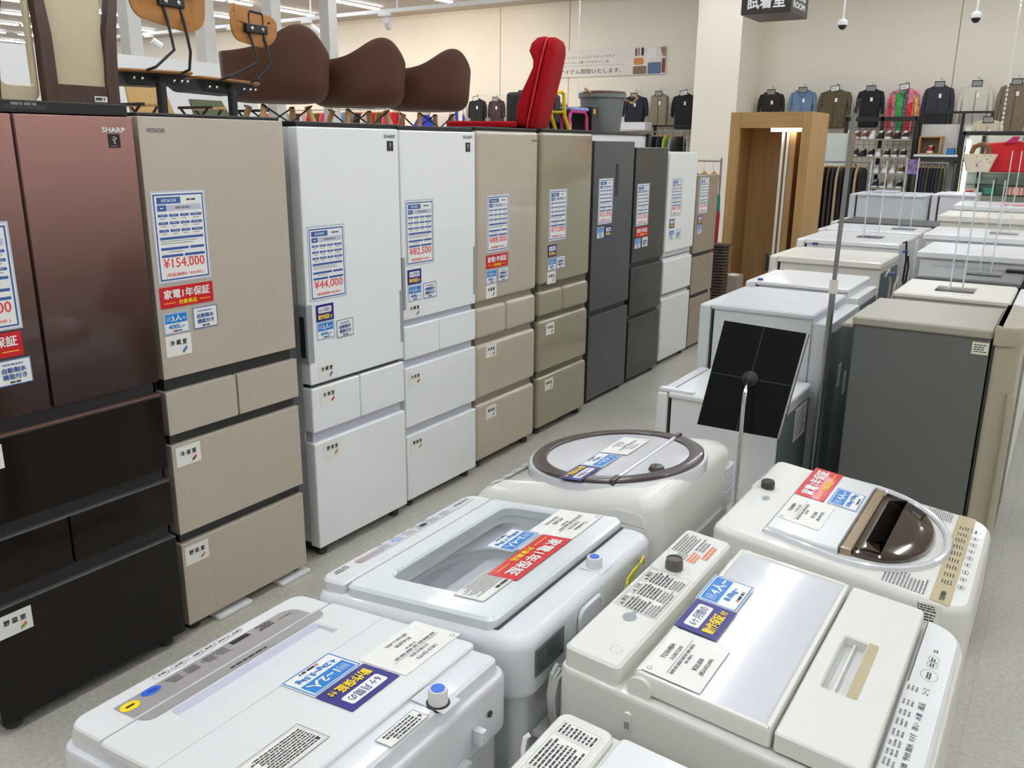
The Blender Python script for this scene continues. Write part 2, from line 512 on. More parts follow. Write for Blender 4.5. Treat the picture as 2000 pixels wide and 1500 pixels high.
# ------------------------------------------------------------------ fridges in the long row
def fridge(label, X, y0, y1, top, panels, bands, side, foot=0.04, cover=None, bev=0.006, depth=0.62, group='tall fridges in the long row'):
    t = thing('refrigerator', (X - depth / 2, (y0 + y1) / 2, 0), label, 'refrigerator', group)
    MB().box((X - depth, y0 + 0.006, foot + 0.02), (X - 0.062, y1 - 0.006, top), side, 0.004).build('body', t)
    for nm, ya, yb, za, zb, m in panels:
        MB().box((X - 0.058, ya, za), (X, yb, zb), m, bev, 3).build(nm, t)
    if bands:
        for za, zb, m in bands:
            MB().box((X - 0.06, y0 + 0.012, za - 0.006), (X - 0.022, y1 - 0.012, zb + 0.006), m).build('handle_recess', t)
    MB().box((X - 0.3, y0 + 0.03, 0.012), (X - 0.07, y1 - 0.03, foot + 0.02), M_BLACK).build('toe_kick', t)
    for y in (y0 + 0.05, y1 - 0.05):
        MB().lathe((X - 0.05, y, 0), [(0.022, 0), (0.026, 0.006), (0.026, 0.022), (0.018, 0.03), (0.018, foot + 0.03)], M_RUBBER, 16).build('foot', t)
        MB().lathe((X - depth + 0.06, y, 0), [(0.022, 0), (0.026, 0.006), (0.026, 0.022), (0.018, 0.03), (0.018, foot + 0.03)], M_RUBBER, 12).build('foot', t)
    if cover:
        MB().box((X - depth, y0 + 0.004, top), (X - 0.012, y1 - 0.004, top + cover[0]), cover[1], 0.004).build('top_cover', t)
    return t

U, V = (0, 1, 0), (0, 0, 1)
def cards(t, X, pc=None, red=None, navy=None, size=None, feat=None, labels=()):
    if pc:
        b = MB(); price_card(b, (X, pc[0], pc[1]), U, V, pc[2], pc[3], pc[4], pc[5]); b.build('price_card', t)
    if red:
        b = MB(); red_card(b, (X, red[0], red[1]), U, V); b.build('warranty_card', t, label='red warranty card')
    if navy:
        b = MB(); navy_card(b, (X, navy[0], navy[1]), U, V); b.build('guarantee_card', t, label='navy guarantee card')
    if size:
        b = MB(); size_card(b, (X, size[0], size[1]), U, V, size[2], size[3]); b.build('size_card', t)
    if feat:
        b = MB(); feature_card(b, (X, feat[0], feat[1]), U, V); b.build('feature_card', t)
    for y, z, s, ic in labels:
        b = MB(); room_label(b, (X, y, z), U, V, s, ic); b.build('compartment_label', t)

def logo(t, X, y0, z0, y1, z1, s, m, bold=0.02):
    b = MB(); Pl(b, (X, y0, z0), U, V, 0.0006).text(s, 0, 0, y1 - y0, z1 - z0, m, bold, stretch=True); b.build('logo', t)

def cluster_badge(t, X, y0, z0, y1, z1):
    W, H = y1 - y0, z1 - z0
    b = MB(); P = Pl(b, (X, y0, z0), U, V, 0.001); P.sheet(W, H, M_BLACK)
    R = random.Random(3)
    for k, (x, y) in enumerate(((.32, .72), (.5, .78), (.66, .70), (.42, .58), (.58, .60), (.5, .46), (.52, .34))):
        P.poly(rr(W * (x - .06), W * (x + .06), H * (y - .045), H * (y + .045), W * 0.05, 3), RED if k == 0 else PAPER, 0.0004)
    P.micro(W * .15, H * .08, W * .95, H * .16, 1, GREYINK, 2, 0.8)
    b.build('badge', t)

M_CHAR = mat('charcoal_recess', (38, 35, 38), 0.45)
M_CHAR2 = mat('grey_black_recess', (44, 46, 46), 0.4)
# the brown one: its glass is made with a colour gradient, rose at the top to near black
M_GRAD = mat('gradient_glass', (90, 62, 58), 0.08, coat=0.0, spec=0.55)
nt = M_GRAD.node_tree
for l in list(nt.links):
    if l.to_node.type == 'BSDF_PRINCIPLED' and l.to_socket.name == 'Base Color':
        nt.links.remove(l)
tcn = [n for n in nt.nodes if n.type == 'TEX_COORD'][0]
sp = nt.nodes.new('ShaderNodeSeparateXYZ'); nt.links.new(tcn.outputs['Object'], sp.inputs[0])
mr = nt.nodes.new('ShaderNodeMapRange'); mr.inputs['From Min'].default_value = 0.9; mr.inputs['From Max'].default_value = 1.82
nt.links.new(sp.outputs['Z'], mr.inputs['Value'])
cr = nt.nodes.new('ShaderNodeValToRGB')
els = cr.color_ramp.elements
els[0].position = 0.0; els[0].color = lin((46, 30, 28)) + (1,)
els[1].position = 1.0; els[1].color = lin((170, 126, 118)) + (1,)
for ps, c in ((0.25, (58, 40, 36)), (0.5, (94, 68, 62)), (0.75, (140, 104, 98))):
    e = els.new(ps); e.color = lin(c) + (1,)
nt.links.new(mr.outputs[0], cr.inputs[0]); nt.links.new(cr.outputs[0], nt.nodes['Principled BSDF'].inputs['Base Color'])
M_DBROWN = mat('dark_brown_glass', (24, 19, 17), 0.1, spec=0.3)
M_COPPER = mat('copper_trim', (120, 92, 80), 0.35, metal=0.4)

X = -2.475
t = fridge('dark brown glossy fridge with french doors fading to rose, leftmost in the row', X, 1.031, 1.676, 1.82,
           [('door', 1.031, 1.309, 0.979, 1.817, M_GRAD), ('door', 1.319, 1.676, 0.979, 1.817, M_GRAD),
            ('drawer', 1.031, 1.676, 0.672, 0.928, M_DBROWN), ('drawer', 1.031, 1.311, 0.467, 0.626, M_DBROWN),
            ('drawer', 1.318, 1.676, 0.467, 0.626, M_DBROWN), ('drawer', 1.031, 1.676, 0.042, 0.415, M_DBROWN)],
           [(0.935, 0.979, M_CHAR), (0.629, 0.672, M_CHAR), (0.418, 0.467, M_CHAR)], M_BLACK, cover=(0.034, M_BLACK), bev=0.003)
MB().box((X - 0.055, 1.031, 0.928), (X - 0.001, 1.676, 0.935), M_COPPER, 0.002).build('trim_strip', t)
MB().box((X - 0.02, 1.311, 0.98), (X - 0.012, 1.317, 1.81), M_BLACK).build('door_seam', t)
for za in (0.6262, 0.4152):
    MB().box((X - 0.05, 1.031, za), (X - 0.001, 1.676, za + 0.0025), M_STEEL).build('trim_strip', t)
b = MB(); Pl(b, (X - 0.012, 1.32, 1.826), U, V, 0.0008).micro(0, 0.014, 0.10, 0.022, 1, GREYINK, 2, 0.9); b.build('logo', t)
MB().box((X - 0.03, 1.30, 1.830), (X - 0.0115, 1.42, 1.842), M_RUBBER).build('cover_slot', t)
logo(t, X, 1.572, 1.772, 1.646, 1.786, 'SHARP', PAPER, 0.03)
cluster_badge(t, X, 1.589, 1.727, 1.628, 1.767)
cards(t, X, (1.05, 1.232, 'SHARP', '¥165,000', '150,000', 3), (1.042, 1.155), None, (1.055, 1.075, '3人~', '400L~'), (1.168, 1.073),
      [(1.052, 0.84, '冷凍室', '凍'), (1.062, 0.322, '野菜室', '野')])

M_TAUPE = mat('taupe_steel', (190, 179, 164), 0.42, metal=0.2, var=0.02, scale=3, stretch=(1, 60, 1))
M_TAUPES = mat('taupe_side', (120, 114, 104), 0.5)
X = -2.494
t = fridge('matte champagne beige fridge with the ¥154,000 card, second from the left', X, 1.707, 2.30, 1.822,
           [('door', 1.707, 2.30, 0.971, 1.822, M_TAUPE), ('drawer', 1.707, 2.001, 0.772, 0.926, M_TAUPE), ('drawer', 2.009, 2.30, 0.772, 0.926, M_TAUPE),
            ('drawer', 1.707, 2.295, 0.400, 0.734, M_TAUPE), ('drawer', 1.707, 2.29, 0.040, 0.361, M_TAUPE)],
           [(0.926, 0.971, M_CHAR2), (0.734, 0.772, M_CHAR2), (0.361, 0.400, M_CHAR2)], M_CHAR2, cover=(0.012, M_BLACK), bev=0.0025)
for k in range(2):
    y = 1.83 + 0.31 * k
    MB().box((X - 0.05, y, 0.0), (X + 0.012, y + 0.16, 0.018), M_WHITE, 0.006).build('stabiliser', t)
logo(t, X, 1.737, 1.774, 1.798, 1.787, 'HITACHI', GREYINK)
cards(t, X, (1.722, 1.293, 'HITACHI', '¥154,000', '140,000', 5), (1.722, 1.211), None, (1.724, 1.122, '3人~', '400L~'), (1.842, 1.123),
      [(1.726, 1.045, '冷蔵室', '冷'), (1.722, 0.651, '冷凍室', '凍'), (1.718, 0.274, '野菜室', '野')])

M_FW = mat('white_glass', (236, 239, 239), 0.09, coat=0.6, var=0.006)
M_FWS = mat('grey_white_side', (214, 214, 218), 0.4, var=0.01)
M_LIL = mat('lilac_recess', (190, 190, 204), 0.4, var=0.01)
M_GRIP = mat('grey_grip', (150, 154, 156), 0.4, var=0.02)
M_GREYSEAM = mat('grey_seam', (150, 150, 152), 0.5)
X = -2.53
t = fridge('white glass fridge with the ¥44,000 card and a grey grip on the left edge', X, 2.405, 2.993, 1.806,
           [('door', 2.405, 2.993, 0.783, 1.806, M_FW), ('drawer', 2.405, 2.692, 0.575, 0.768, M_FW), ('drawer', 2.698, 2.993, 0.575, 0.768, M_FW),
            ('drawer', 2.405, 2.993, 0.048, 0.529, M_FW)],
           [(0.768, 0.783, M_CHAR2), (0.529, 0.575, M_LIL)], M_FWS, cover=(0.02, M_BLACK), bev=0.007)
MB().box((X - 0.06, 2.397, 0.876), (X + 0.0015, 2.432, 1.118), M_GRIP, 0.004).build('grip', t)
MB().box((X - 0.04, 2.3955, 0.90), (X - 0.012, 2.398, 1.07), M_CHAR2).build('grip_slot', t)
MB().box((X - 0.03, 2.972, 0.862), (X + 0.0015, 2.996, 1.105), M_GRIP, 0.004).build('grip', t)
logo(t, X, 2.896, 1.768, 2.97, 1.782, 'SHARP', GREYINK, 0.03)
cluster_badge(t, X, 2.915, 1.714, 2.956, 1.756)
cards(t, X, (2.424, 1.128, 'SHARP', '¥44,000', '40,000', 8), None, (2.45, 1.041), (2.45, 0.965, '3人~', '400L~'), (2.563, 0.956),
      [(2.446, 0.795, '冷蔵室', '冷'), (2.449, 0.684, '冷凍室', '凍'), (2.455, 0.445, '野菜室', '野')])

X = -2.555
t = fridge('white glass fridge with the ¥82,500 card, right of the ¥44,000 one', X, 3.03, 3.607, 1.803,
           [('door', 3.03, 3.607, 0.948, 1.803, M_FW), ('drawer', 3.03, 3.298, 0.758, 0.918, M_FW), ('drawer', 3.304, 3.607, 0.758, 0.918, M_FW),
            ('drawer', 3.03, 3.607, 0.420, 0.719, M_FW), ('drawer', 3.03, 3.607, 0.042, 0.377, M_FW)],
           [(0.918, 0.948, M_LIL), (0.719, 0.758, M_LIL), (0.377, 0.420, M_LIL)], M_FWS, cover=(0.02, M_BLACK), bev=0.007)
MB().box((X - 0.03, 3.584, 0.998), (X + 0.0015, 3.610, 1.243), M_GRIP, 0.004).build('grip', t)
MB().box((X - 0.03, 3.027, 0.998), (X + 0.0015, 3.048, 1.243), M_GRIP, 0.004).build('grip', t)
logo(t, X, 3.503, 1.772, 3.577, 1.785, 'SHARP', GREYINK, 0.03)
cluster_badge(t, X, 3.524, 1.709, 3.562, 1.753)
cards(t, X, (3.053, 1.199, 'SHARP', '¥82,500', '75,000', 11), None, (3.061, 1.112), (3.061, 1.033, '3人~', '400L~'), (3.175, 1.033),
      [(3.058, 0.955, '冷蔵室', '冷'), (3.052, 0.622, '冷凍室', '凍'), (3.056, 0.288, '野菜室', '野')])

M_BG = mat('beige_gloss', (184, 172, 155), 0.1, coat=0.6, var=0.012)
M_BGS = mat('beige_band', (146, 134, 116), 0.3)
X = -2.58
t = fridge('glossy light beige fridge with the ¥88,000 card and a red warranty card', X, 3.655, 4.256, 1.815,
           [('door', 3.655, 4.256, 0.936, 1.815, M_BG), ('drawer', 3.655, 3.944, 0.738, 0.908, M_BG), ('drawer', 3.949, 4.256, 0.738, 0.908, M_BG),
            ('drawer', 3.655, 4.256, 0.404, 0.705, M_BG), ('drawer', 3.655, 4.256, 0.042, 0.372, M_BG)],
           [(0.908, 0.936, M_BGS), (0.705, 0.738, M_BGS), (0.372, 0.404, M_BGS)], M_BGS, cover=(0.016, M_BLACK), bev=0.024)
for za in (0.722, 0.392, 0.93):
    MB().box((X - 0.058, 4.232, za - 0.014), (X - 0.015, 4.262, za + 0.03), M_CHAR2, 0.003).build('recess_end', t)
logo(t, X, 4.176, 1.763, 4.238, 1.775, 'Panasonic', GREYINK)
cards(t, X, (3.742, 1.192, 'Panasonic', '¥88,000', '80,000', 14), (3.736, 1.109), None, (3.736, 1.027, '5人~', '400L~'), (3.85, 1.028),
      [(3.736, 0.95, '冷蔵室', '冷'), (3.737, 0.622, '冷凍室', '凍'), (3.738, 0.271, '野菜室', '野')])

M_OG = mat('olive_gloss', (152, 144, 120), 0.1, coat=0.6, var=0.012)
M_OGS = mat('olive_band', (106, 98, 78), 0.3)
X = -2.605
t = fridge('glossy olive beige fridge with the ¥77,000 card, between beige and grey fridges', X, 4.335, 4.955, 1.818,
           [('door', 4.335, 4.955, 0.939, 1.818, M_OG), ('drawer', 4.335, 4.624, 0.748, 0.902, M_OG), ('drawer', 4.629, 4.955, 0.748, 0.902, M_OG),
            ('drawer', 4.335, 4.955, 0.398, 0.722, M_OG), ('drawer', 4.335, 4.955, 0.038, 0.370, M_OG)],
           [(0.902, 0.939, M_OGS), (0.722, 0.748, M_OGS), (0.370, 0.398, M_OGS)], M_OGS, cover=(0.016, M_BLACK), bev=0.024)
logo(t, X, 4.89, 1.765, 4.94, 1.775, 'TOSHIBA', GREYINK)
cards(t, X, (4.424, 1.193, 'TOSHIBA', '¥77,000', '70,000', 17), None, (4.419, 1.10), (4.421, 1.017, '3人~', '400L~'), (4.525, 1.019),
      [(4.417, 0.938, '冷蔵室', '冷'), (4.414, 0.624, '冷凍室', '凍'), (4.415, 0.271, '野菜室', '野')])

M_DG = mat('dark_grey_steel', (92, 94, 96), 0.28, metal=0.5, var=0.03, scale=3, stretch=(1, 1, 40))
X = -2.665
t = fridge('dark grey two door fridge with a black vertical control strip', X, 5.09, 5.687, 1.772,
           [('door', 5.09, 5.687, 0.66, 1.772, M_DG), ('door', 5.09, 5.687, 0.03, 0.62, M_DG)], [(0.62, 0.66, M_CHAR2)], M_BLACK, foot=0.03, bev=0.004)
b = MB(); P = Pl(b, (X, 5.405, 1.414), U, V, 0.001); P.sheet(0.043, 0.212, M_BLACK)
for k in range(5):
    P.rect(0.018, 0.03 + 0.033 * k, 0.026, 0.036 + 0.033 * k, GREYINK, 0.0005)
b.build('control_panel', t)
cards(t, X, (5.163, 1.234, 'Haier', '¥33,000', '30,000', 20), None, (5.273, 1.146), (5.158, 1.144, '2~3人', '200L~'))

M_BK = mat('black_steel', (62, 61, 58), 0.2, metal=0.35, var=0.03, scale=3, stretch=(1, 40, 1))
M_BKL = mat('steel_lip', (120, 120, 116), 0.3, metal=0.8)
X = -2.675
t = fridge('black three door fridge with a red warranty card under its price', X, 5.74, 6.31, 1.732,
           [('door', 5.74, 6.31, 0.915, 1.732, M_BK), ('drawer', 5.74, 6.31, 0.527, 0.872, M_BK), ('drawer', 5.74, 6.31, 0.03, 0.484, M_BK)],
           [(0.872, 0.915, M_CHAR), (0.484, 0.527, M_CHAR)], M_BLACK, foot=0.03, bev=0.006)
for za in (0.872, 0.484):
    MB().box((X - 0.035, 5.75, za), (X - 0.003, 6.30, za + 0.006), M_BKL).build('trim_strip', t)
cards(t, X, (5.783, 1.179, 'AQUA', '¥33,000', '30,000', 23), (5.79, 1.098), None, (5.781, 1.016, '2~3人', '200L~'), (5.905, 1.018))

M_FW2 = mat('white_gloss_door', (228, 230, 228), 0.14, coat=0.4, var=0.01)
X = -2.70
t = fridge('white three door fridge near the far end of the row, price card bordered blue', X, 6.405, 7.0, 1.698,
           [('door', 6.405, 7.0, 0.923, 1.698, M_FW2), ('drawer', 6.405, 7.0, 0.588, 0.858, M_FW2), ('drawer', 6.405, 7.0, 0.035, 0.552, M_FW2)],
           [(0.858, 0.923, M_FWS), (0.552, 0.588, M_FWS)], M_FWS, foot=0.035, bev=0.012)
MB().box((X - 0.062, 6.397, 0.93), (X - 0.02, 6.408, 1.66), M_GRIP, 0.003).build('grip', t)
for za in (0.866, 0.558):
    MB().box((X - 0.052, 6.42, za + 0.012), (X - 0.02, 6.99, za + 0.02), M_COPPER).build('trim_strip', t)
cards(t, X, (6.48, 1.20, 'AQUA', '¥47,300', '43,000', 26), None, (6.467, 1.113), (6.47, 1.022, '2~3人', '200L~'), (6.607, 1.018))

M_LB = mat('last_beige', (150, 136, 118), 0.3, metal=0.2, var=0.02)
X = -2.72
t = fridge('short matte beige fridge at the far end of the row', X, 7.07, 7.58, 1.505,
           [('door', 7.07, 7.58, 0.85, 1.505, M_LB), ('drawer', 7.07, 7.58, 0.49, 0.818, M_LB), ('drawer', 7.07, 7.58, 0.03, 0.458, M_LB)],
           [(0.818, 0.85, M_CHAR), (0.458, 0.49, M_CHAR)], M_CHAR2, foot=0.03, bev=0.006)
cards(t, X, (7.128, 1.186, 'AQUA', '¥33,000', '30,000', 29), None, (7.127, 1.098), (7.13, 1.014, '2~3人', '200L~'))
# ------------------------------------------------------------------ washing machines
M_WW = mat('washer_white', (220, 221, 221), 0.28, coat=0.3, var=0.006)
M_WW2 = mat('washer_blue_white', (216, 218, 222), 0.3, coat=0.25, var=0.006)
M_WARM = mat('washer_warm_white', (221, 220, 213), 0.32, coat=0.2, var=0.006)
M_LIDG = mat('lid_light_grey', (212, 213, 218), 0.11, coat=0.5, var=0.006)
M_SILV = mat('silver_band', (160, 156, 154), 0.35, metal=0.15, var=0.01)
M_LAV = mat('lavender_recess', (184, 186, 202), 0.35, var=0.01)
M_TAN = mat('tan_panel', (182, 168, 134), 0.4, var=0.01)
M_BLUEK = mat('blue_cap', (40, 100, 210), 0.35)
M_GAP = mat('dark_gap', (60, 60, 66), 0.6)
M_STICK = mat('grey_spec_sticker', (112, 118, 120), 0.45, var=0.03)
G_LID = glass('clear_lid_glass', (250, 252, 252), 0.05, 0.16)

def plane(x0, z0, x1, z1):
    s = (z1 - z0) / (x1 - x0)
    return (lambda x, y: z0 + s * (x - x0)), s

def kind_cards(root, T, s, side):
    """returns a function giving the (O, u, w) of a card lying on the lid, read from the front"""
    def at(xlo, xhi, ylo, yhi, h=0.0):
        if side < 0:
            return (xlo, yhi, T(xlo, yhi) + h), (0, -1, 0), (1, 0, s), yhi - ylo, xhi - xlo
        return (xhi, ylo, T(xhi, ylo) + h), (0, 1, 0), (-1, 0, -s), yhi - ylo, xhi - xlo
    return at

def tag_card(mb, O, u, w, W, H, lines, price, tax, seed, top_first=True):
    P = Pl(mb, O, u, w)
    P.sheet(W, H, PAPER_W, 0.0006)
    P.text(lines[0], W * .33, H * .80, W * .67, H * .885, INK, 0.012)
    P.text(lines[1], W * .36, H * .67, W * .68, H * .745, INK)
    P.rect(W * .10, H * .620, W * .88, H * .628, INK, 0.0005)
    P.micro(W * .12, H * .53, W * .86, H * .59, 1, GREYINK, seed, 0.9); P.micro(W * .40, H * .45, W * .62, H * .50, 1, GREYINK, seed + 1, 0.9)
    P.text(price, W * .34, H * .24, W * .60, H * .34, INK, 0.008)
    P.text(tax, W * .30, H * .11, W * .66, H * .205, INK, 0.008)
    P.poly(rr(W * .045, W * .105, H * .86, H * .945, H * .04, 3), GREYINK, 0.0004)
    P.poly(rr(W * .053, W * .097, H * .872, H * .933, H * .032, 3), PAPER_W, 0.0006)

def oval(P, cx, cy, rx, ry, m, h=0.0006, line=None):
    n = 20
    o = [(cx + rx * math.cos(2 * math.pi * k / n), cy + ry * math.sin(2 * math.pi * k / n)) for k in range(n)]
    if line is None:
        P.poly(o, m, h)
    else:
        i = [(cx + (rx - line) * math.cos(2 * math.pi * k / n), cy + (ry - line) * math.sin(2 * math.pi * k / n)) for k in range(n)]
        for k in range(n):
            P.poly([o[k], o[(k + 1) % n], i[(k + 1) % n], i[k]], m, h)

def floor_feet(t, x0, x1, y0, y1):
    for x in (x0 + .06, x1 - .06):
        for y in (y0 + .06, y1 - .06):
            MB().lathe((x, y, 0), [(.02, 0), (.024, .008), (.02, .03), (.014, .05)], M_RUBBER, 12).build('foot', t)

# ---- small one in front, controls facing the fridges
T, s = plane(-1.25, .84, -.74, .885)
t = thing('washing_machine', (-.99, .86, 0), 'white washing machine with grey control band and a round yellow button, nearest the fridges', 'washing machine', 'top loading washing machines')
MB().slab(rr(-1.245, -.735, .612, 1.114, .03), [(.006, .03), (0, .06), (0, .73)], M_WW2).build('cabinet', t)
b = MB().slab(rr(-1.262, -.722, .596, 1.128, .035), [(.004, -.15), (0, -.14), (0, -.046), (.004, -.038), (.013, -.036), (.016, -.014), (.022, -.009)], M_WW2, T)
# rear plate and hooks
b.slab(rr(-.724, -.712, .70, .80, .005), [(0, -.14), (0, -.05), (.003, -.046)], M_WW2, T)
b.box((-.722, 1.005, .772), (-.70, 1.02, .80), M_WW2, .003); b.box((-.722, .955, .745), (-.706, .985, .757), M_WW2, .003)
b.build('top_cover', t)
MB().lathe((-.7195, 1.055, .80), [(.0, 0), (.006, 0), (.006, .002)], M_GAP, 12, axis=(1, 0, 0)).build('screw', t)
b = MB().slab(rr(-1.247, -1.155, .610, 1.113, (.03, .006, .006, .03)), [(0, -.014), (0, -.003), (.003, 0)], M_WW, T); cp = b.build('control_panel', t)
at = kind_cards(t, T, s, -1)
b = MB(); O, u, w, _, _ = at(-1.25, -1.15, .60, 1.12); P = Pl(b, O, u, w, .0008)
Wp = lambda x, y: (1.12 - y, x + 1.25)          # world to strip coordinates
def strip(P, pts, m, h=0.0): P.poly([Wp(*q) for q in pts][::-1], m, h)
strip(P, rr(-1.213, -1.1565, .672, 1.062, (.004, .002, .002, .03), 4), M_SILV)
x, y = Wp(-1.192, .690); oval(P, x, y, .017, .014, YEL, .0004); P.micro(x - .008, y - .005, x + .008, y + .005, 1, INK, 1, .6, .0007)
x, y = Wp(-1.200, .735); oval(P, x, y, .018, .012, M_BLUEK, .0004); P.micro(x - .010, y - .004, x + .010, y + .004, 2, NAVY, 2, .6, .0007)
for k, yy in enumerate((.776, .812, .848, .876, .906, .938)):
    x, y = Wp(-1.231, yy); oval(P, x, y, .0155, .0095, INK, .0006, .0008); P.micro(x - .009, y - .002, x + .009, y + .002, 1, INK, k, .8, .0007)
    if k not in (4, 5): P.micro(x - .014, .043, x + .012, .066, 4, INK, k + 20, .38, .0008)
x, y = Wp(-1.203, .925); P.rect(x - .022, y - .006, x + .020, y + .007, M_BLACK, .0005)
P.micro(*Wp(-1.21, 1.00), Wp(-1.19, .965)[0], Wp(-1.188, .965)[1], 3, INK, 31, .6); P.micro(*Wp(-1.196, 1.045), Wp(-1.19, 1.01)[0], Wp(-1.190, 1.01)[1], 1, GREYINK, 32, .7)
b.build('control_label', t)
# lid with a long finger recess
b = MB().frame(rr(-1.150, -.793, .606, 1.118, .012), rr(-1.120, -1.062, .716, 1.040, .005), -.014, 0, M_WW, T, .003, deep=-.024)
b.add([(x, y, T(x, y) - .024) for x, y in ((-1.121, .715), (-1.061, .715), (-1.061, 1.041), (-1.121, 1.041))], [(0, 1, 2, 3)], M_LAV)
b.add([(-1.1205, .716, T(-1.12, 0) - .001), (-1.086, .716, T(-1.09, 0) - .0235), (-1.086, 1.040, T(-1.09, 0) - .0235), (-1.1205, 1.040, T(-1.12, 0) - .001)], [(0, 1, 2, 3)], M_LAV)
b.add([(x, y, T(x, y) + .0003) for x, y in ((-1.0105, .607), (-1.0095, .607), (-1.0095, 1.117), (-1.0105, 1.117))], [(0, 1, 2, 3)], M_GREYSEAM)
lid = b.build('lid', t)
b = MB(); P = Pl(b, O, u, w, .0008)
strip(P, rr(-1.149, -1.1235, .674, 1.078, (.003, .022, .022, .003), 4), M_SILV)
P.micro(Wp(0, .93)[0], Wp(-1.136, 0)[1], Wp(0, .84)[0], Wp(-1.130, 0)[1], 1, INK, 41, .9)
for k in range(22):
    x, y = Wp(-1.100, .728 + .0140 * k)
    P.poly([(x - .0022, y), (x, y - .005), (x + .0022, y), (x, y + .004)], NAVY, -.0140)
b.build('lid_label', t)
O, u, w, Wd, Ht = at(-.945, -.836, .974, 1.130); b = MB(); tag_card(b, O, u, w, Wd, Ht, ('UR15 QHT5', '全自動洗濯機'), '¥14,000', '(税込¥15,400)', 51); b.build('price_card', t)
O, u, w, Wd, Ht = at(-1.012, -.930, .853, .967); b = MB(); size_card(b, O, u, w, '1~2人', '4.2kg~5.5kg', Wd, Ht); b.build('size_card', t)
O, u, w, Wd, Ht = at(-.928, -.846, .853, .969); b = MB(); navy_card(b, O, u, w, Wd, Ht); b.build('guarantee_card', t)
O, u, w, Wd, Ht = at(-.902, -.832, .640, .788); b = MB(); P = Pl(b, O, u, w); P.sheet(Wd, Ht, PAPER_W, .0003); P.border(0, 0, Wd, Ht, .0008, INK); P.border(.004, .004, Wd - .004, Ht - .004, .0005, GREYINK)
P.micro(.008, .010, Wd - .03, Ht - .008, 9, INK, 61, .5); P.poly([(.006, Ht - .018), (.016, Ht - .018), (.011, Ht - .009)], INK, .0007); b.build('warning_sticker', t)
O, u, w, Wd, Ht = at(-.772, -.738, .822, .912, -.0085); b = MB(); P = Pl(b, O, u, w); P.sheet(Wd, Ht, PAPER_W, .0003); P.border(0, 0, Wd, Ht, .0007, INK)
P.micro(.014, .004, Wd - .004, Ht - .003, 4, INK, 62, .5); P.poly([(.003, Ht - .016), (.011, Ht - .016), (.007, Ht - .008)], INK, .0007); b.build('warning_sticker', t)
zt = T(-.745, .95) - .009
b = MB().lathe((-.748, .948, zt - .004), [(.021, 0), (.021, .004), (.018, .006)], M_BLACK, 24); kn = MB().lathe((-.748, .948, zt + .0), [(.0155, 0), (.0165, .004), (.0160, .024), (.0145, .027), (.0, .027)], M_WW, 24)
tp = thing if False else None
kb = kn.build('water_inlet', t); b.build('inlet_gasket', t)
MB().lathe((-.748, .948, zt + .0272), [(.0115, 0), (.0115, .001), (.0, .001)], M_BLUEK, 20).build('inlet_cap', kb)
MB().box((-.79, .93, zt - .0005), (-.722, .975, zt + .0007), M_FWS, .0003).build('inlet_seat', t)
floor_feet(t, -1.25, -.74, .61, 1.12)

# ---- the glass lid one behind it
T, s = plane(-1.25, .85, -.74, .905)
t = thing('washing_machine', (-.98, 1.44, 0), 'white washing machine with a clear glass lid and a red warranty card', 'washing machine', 'top loading washing machines')
MB().slab(rr(-1.240, -.73, 1.172, 1.718, .03), [(.006, .03), (0, .06), (0, .75)], M_WW2).build('cabinet', t)
rr2 = lambda i: rr(-1.258 + i, -.712 - i, 1.154 + i, 1.733 - i, .045)
hole = rr(-1.108, -.868, 1.245, 1.692, .03)
R = []
for i, h in ((.004, -.15), (0, -.14), (0, -.050), (.003, -.040), (.008, -.032), (.014, -.027), (.022, -.024)):
    R.append([(x, y, T(x, y) + h) for x, y in rr2(i)])
for i, h in ((-.006, -.024), (-.006, -.03)):
    R.append([(x, y, T(x, y) + h) for x, y in inset(hole, i)])
b = MB().loft(R, M_WW2, True, False)
b.build('top_cover', t)
M_BASIN = mat('basin_grey', (246, 247, 249), 0.3, var=0.02); M_DRUM = mat('drum_steel', (240, 242, 243), 0.4, metal=0.05, var=0.03)
circ = lambda r, z: [(-.975 + r * math.cos(math.radians(187.5 + 15 * k)), 1.468 + r * math.sin(math.radians(187.5 + 15 * k)), z) for k in range(24)]
R = [[(x, y, T(x, y) - .03) for x, y in inset(hole, -.006)], [(x, y, T(x, y) - .05) for x, y in inset(hole, -.010)], [(x, y, .800) for x, y in rr(-1.20, -.76, 1.215, 1.715, .06)], [(x, y, .785) for x, y in rr(-1.19, -.77, 1.225, 1.705, .08)], circ(.188, .778)]
b = MB().loft(R, M_BASIN, False, False)
b.build('basin', t)
MB().loft([circ(.190, .780), circ(.200, .765), circ(.205, .60), circ(.2, .45), circ(.19, .42)], M_DRUM, False, True).build('drum', t)
MB().slab(rr(-1.246, -1.172, 1.172, 1.722, (.03, .006, .006, .03)), [(0, -.03), (0, -.005), (.005, 0)], M_WW, T).build('control_panel', t)
M_LIDB = mat('lid_border_aqua', (218, 224, 226), 0.16, coat=0.6, var=0.006)
b = MB().frame(rr(-1.168, -.793, 1.172, 1.723, .02), hole, -.026, -.001, M_LIDB, T, .006); lid = b.build('lid', t)
MB().add([(x, y, T(x, y) - .0035) for x, y in hole], [tuple(range(24))], G_LID).build('lid_window', t)
b = MB().slab(rr(-.800, -.786, 1.180, 1.715, .004), [(0, -.028), (0, -.0225)], M_GAP, T); b.build('hinge_gap', t)
at = kind_cards(t, T, s, -1)
b = MB(); O, u, w, Wd, Ht = at(-1.245, -1.172, 1.17, 1.725); P = Pl(b, O, u, w, .0008)
Wp = lambda x, y: (1.725 - y, x + 1.245)
a, c = Wp(-1.2, 1.70); P.rect(.03, .012, .455, .040, M_LIDG, .0002)
P.text('comfee', .035, .016, .095, .030, INK, .01, .0005)
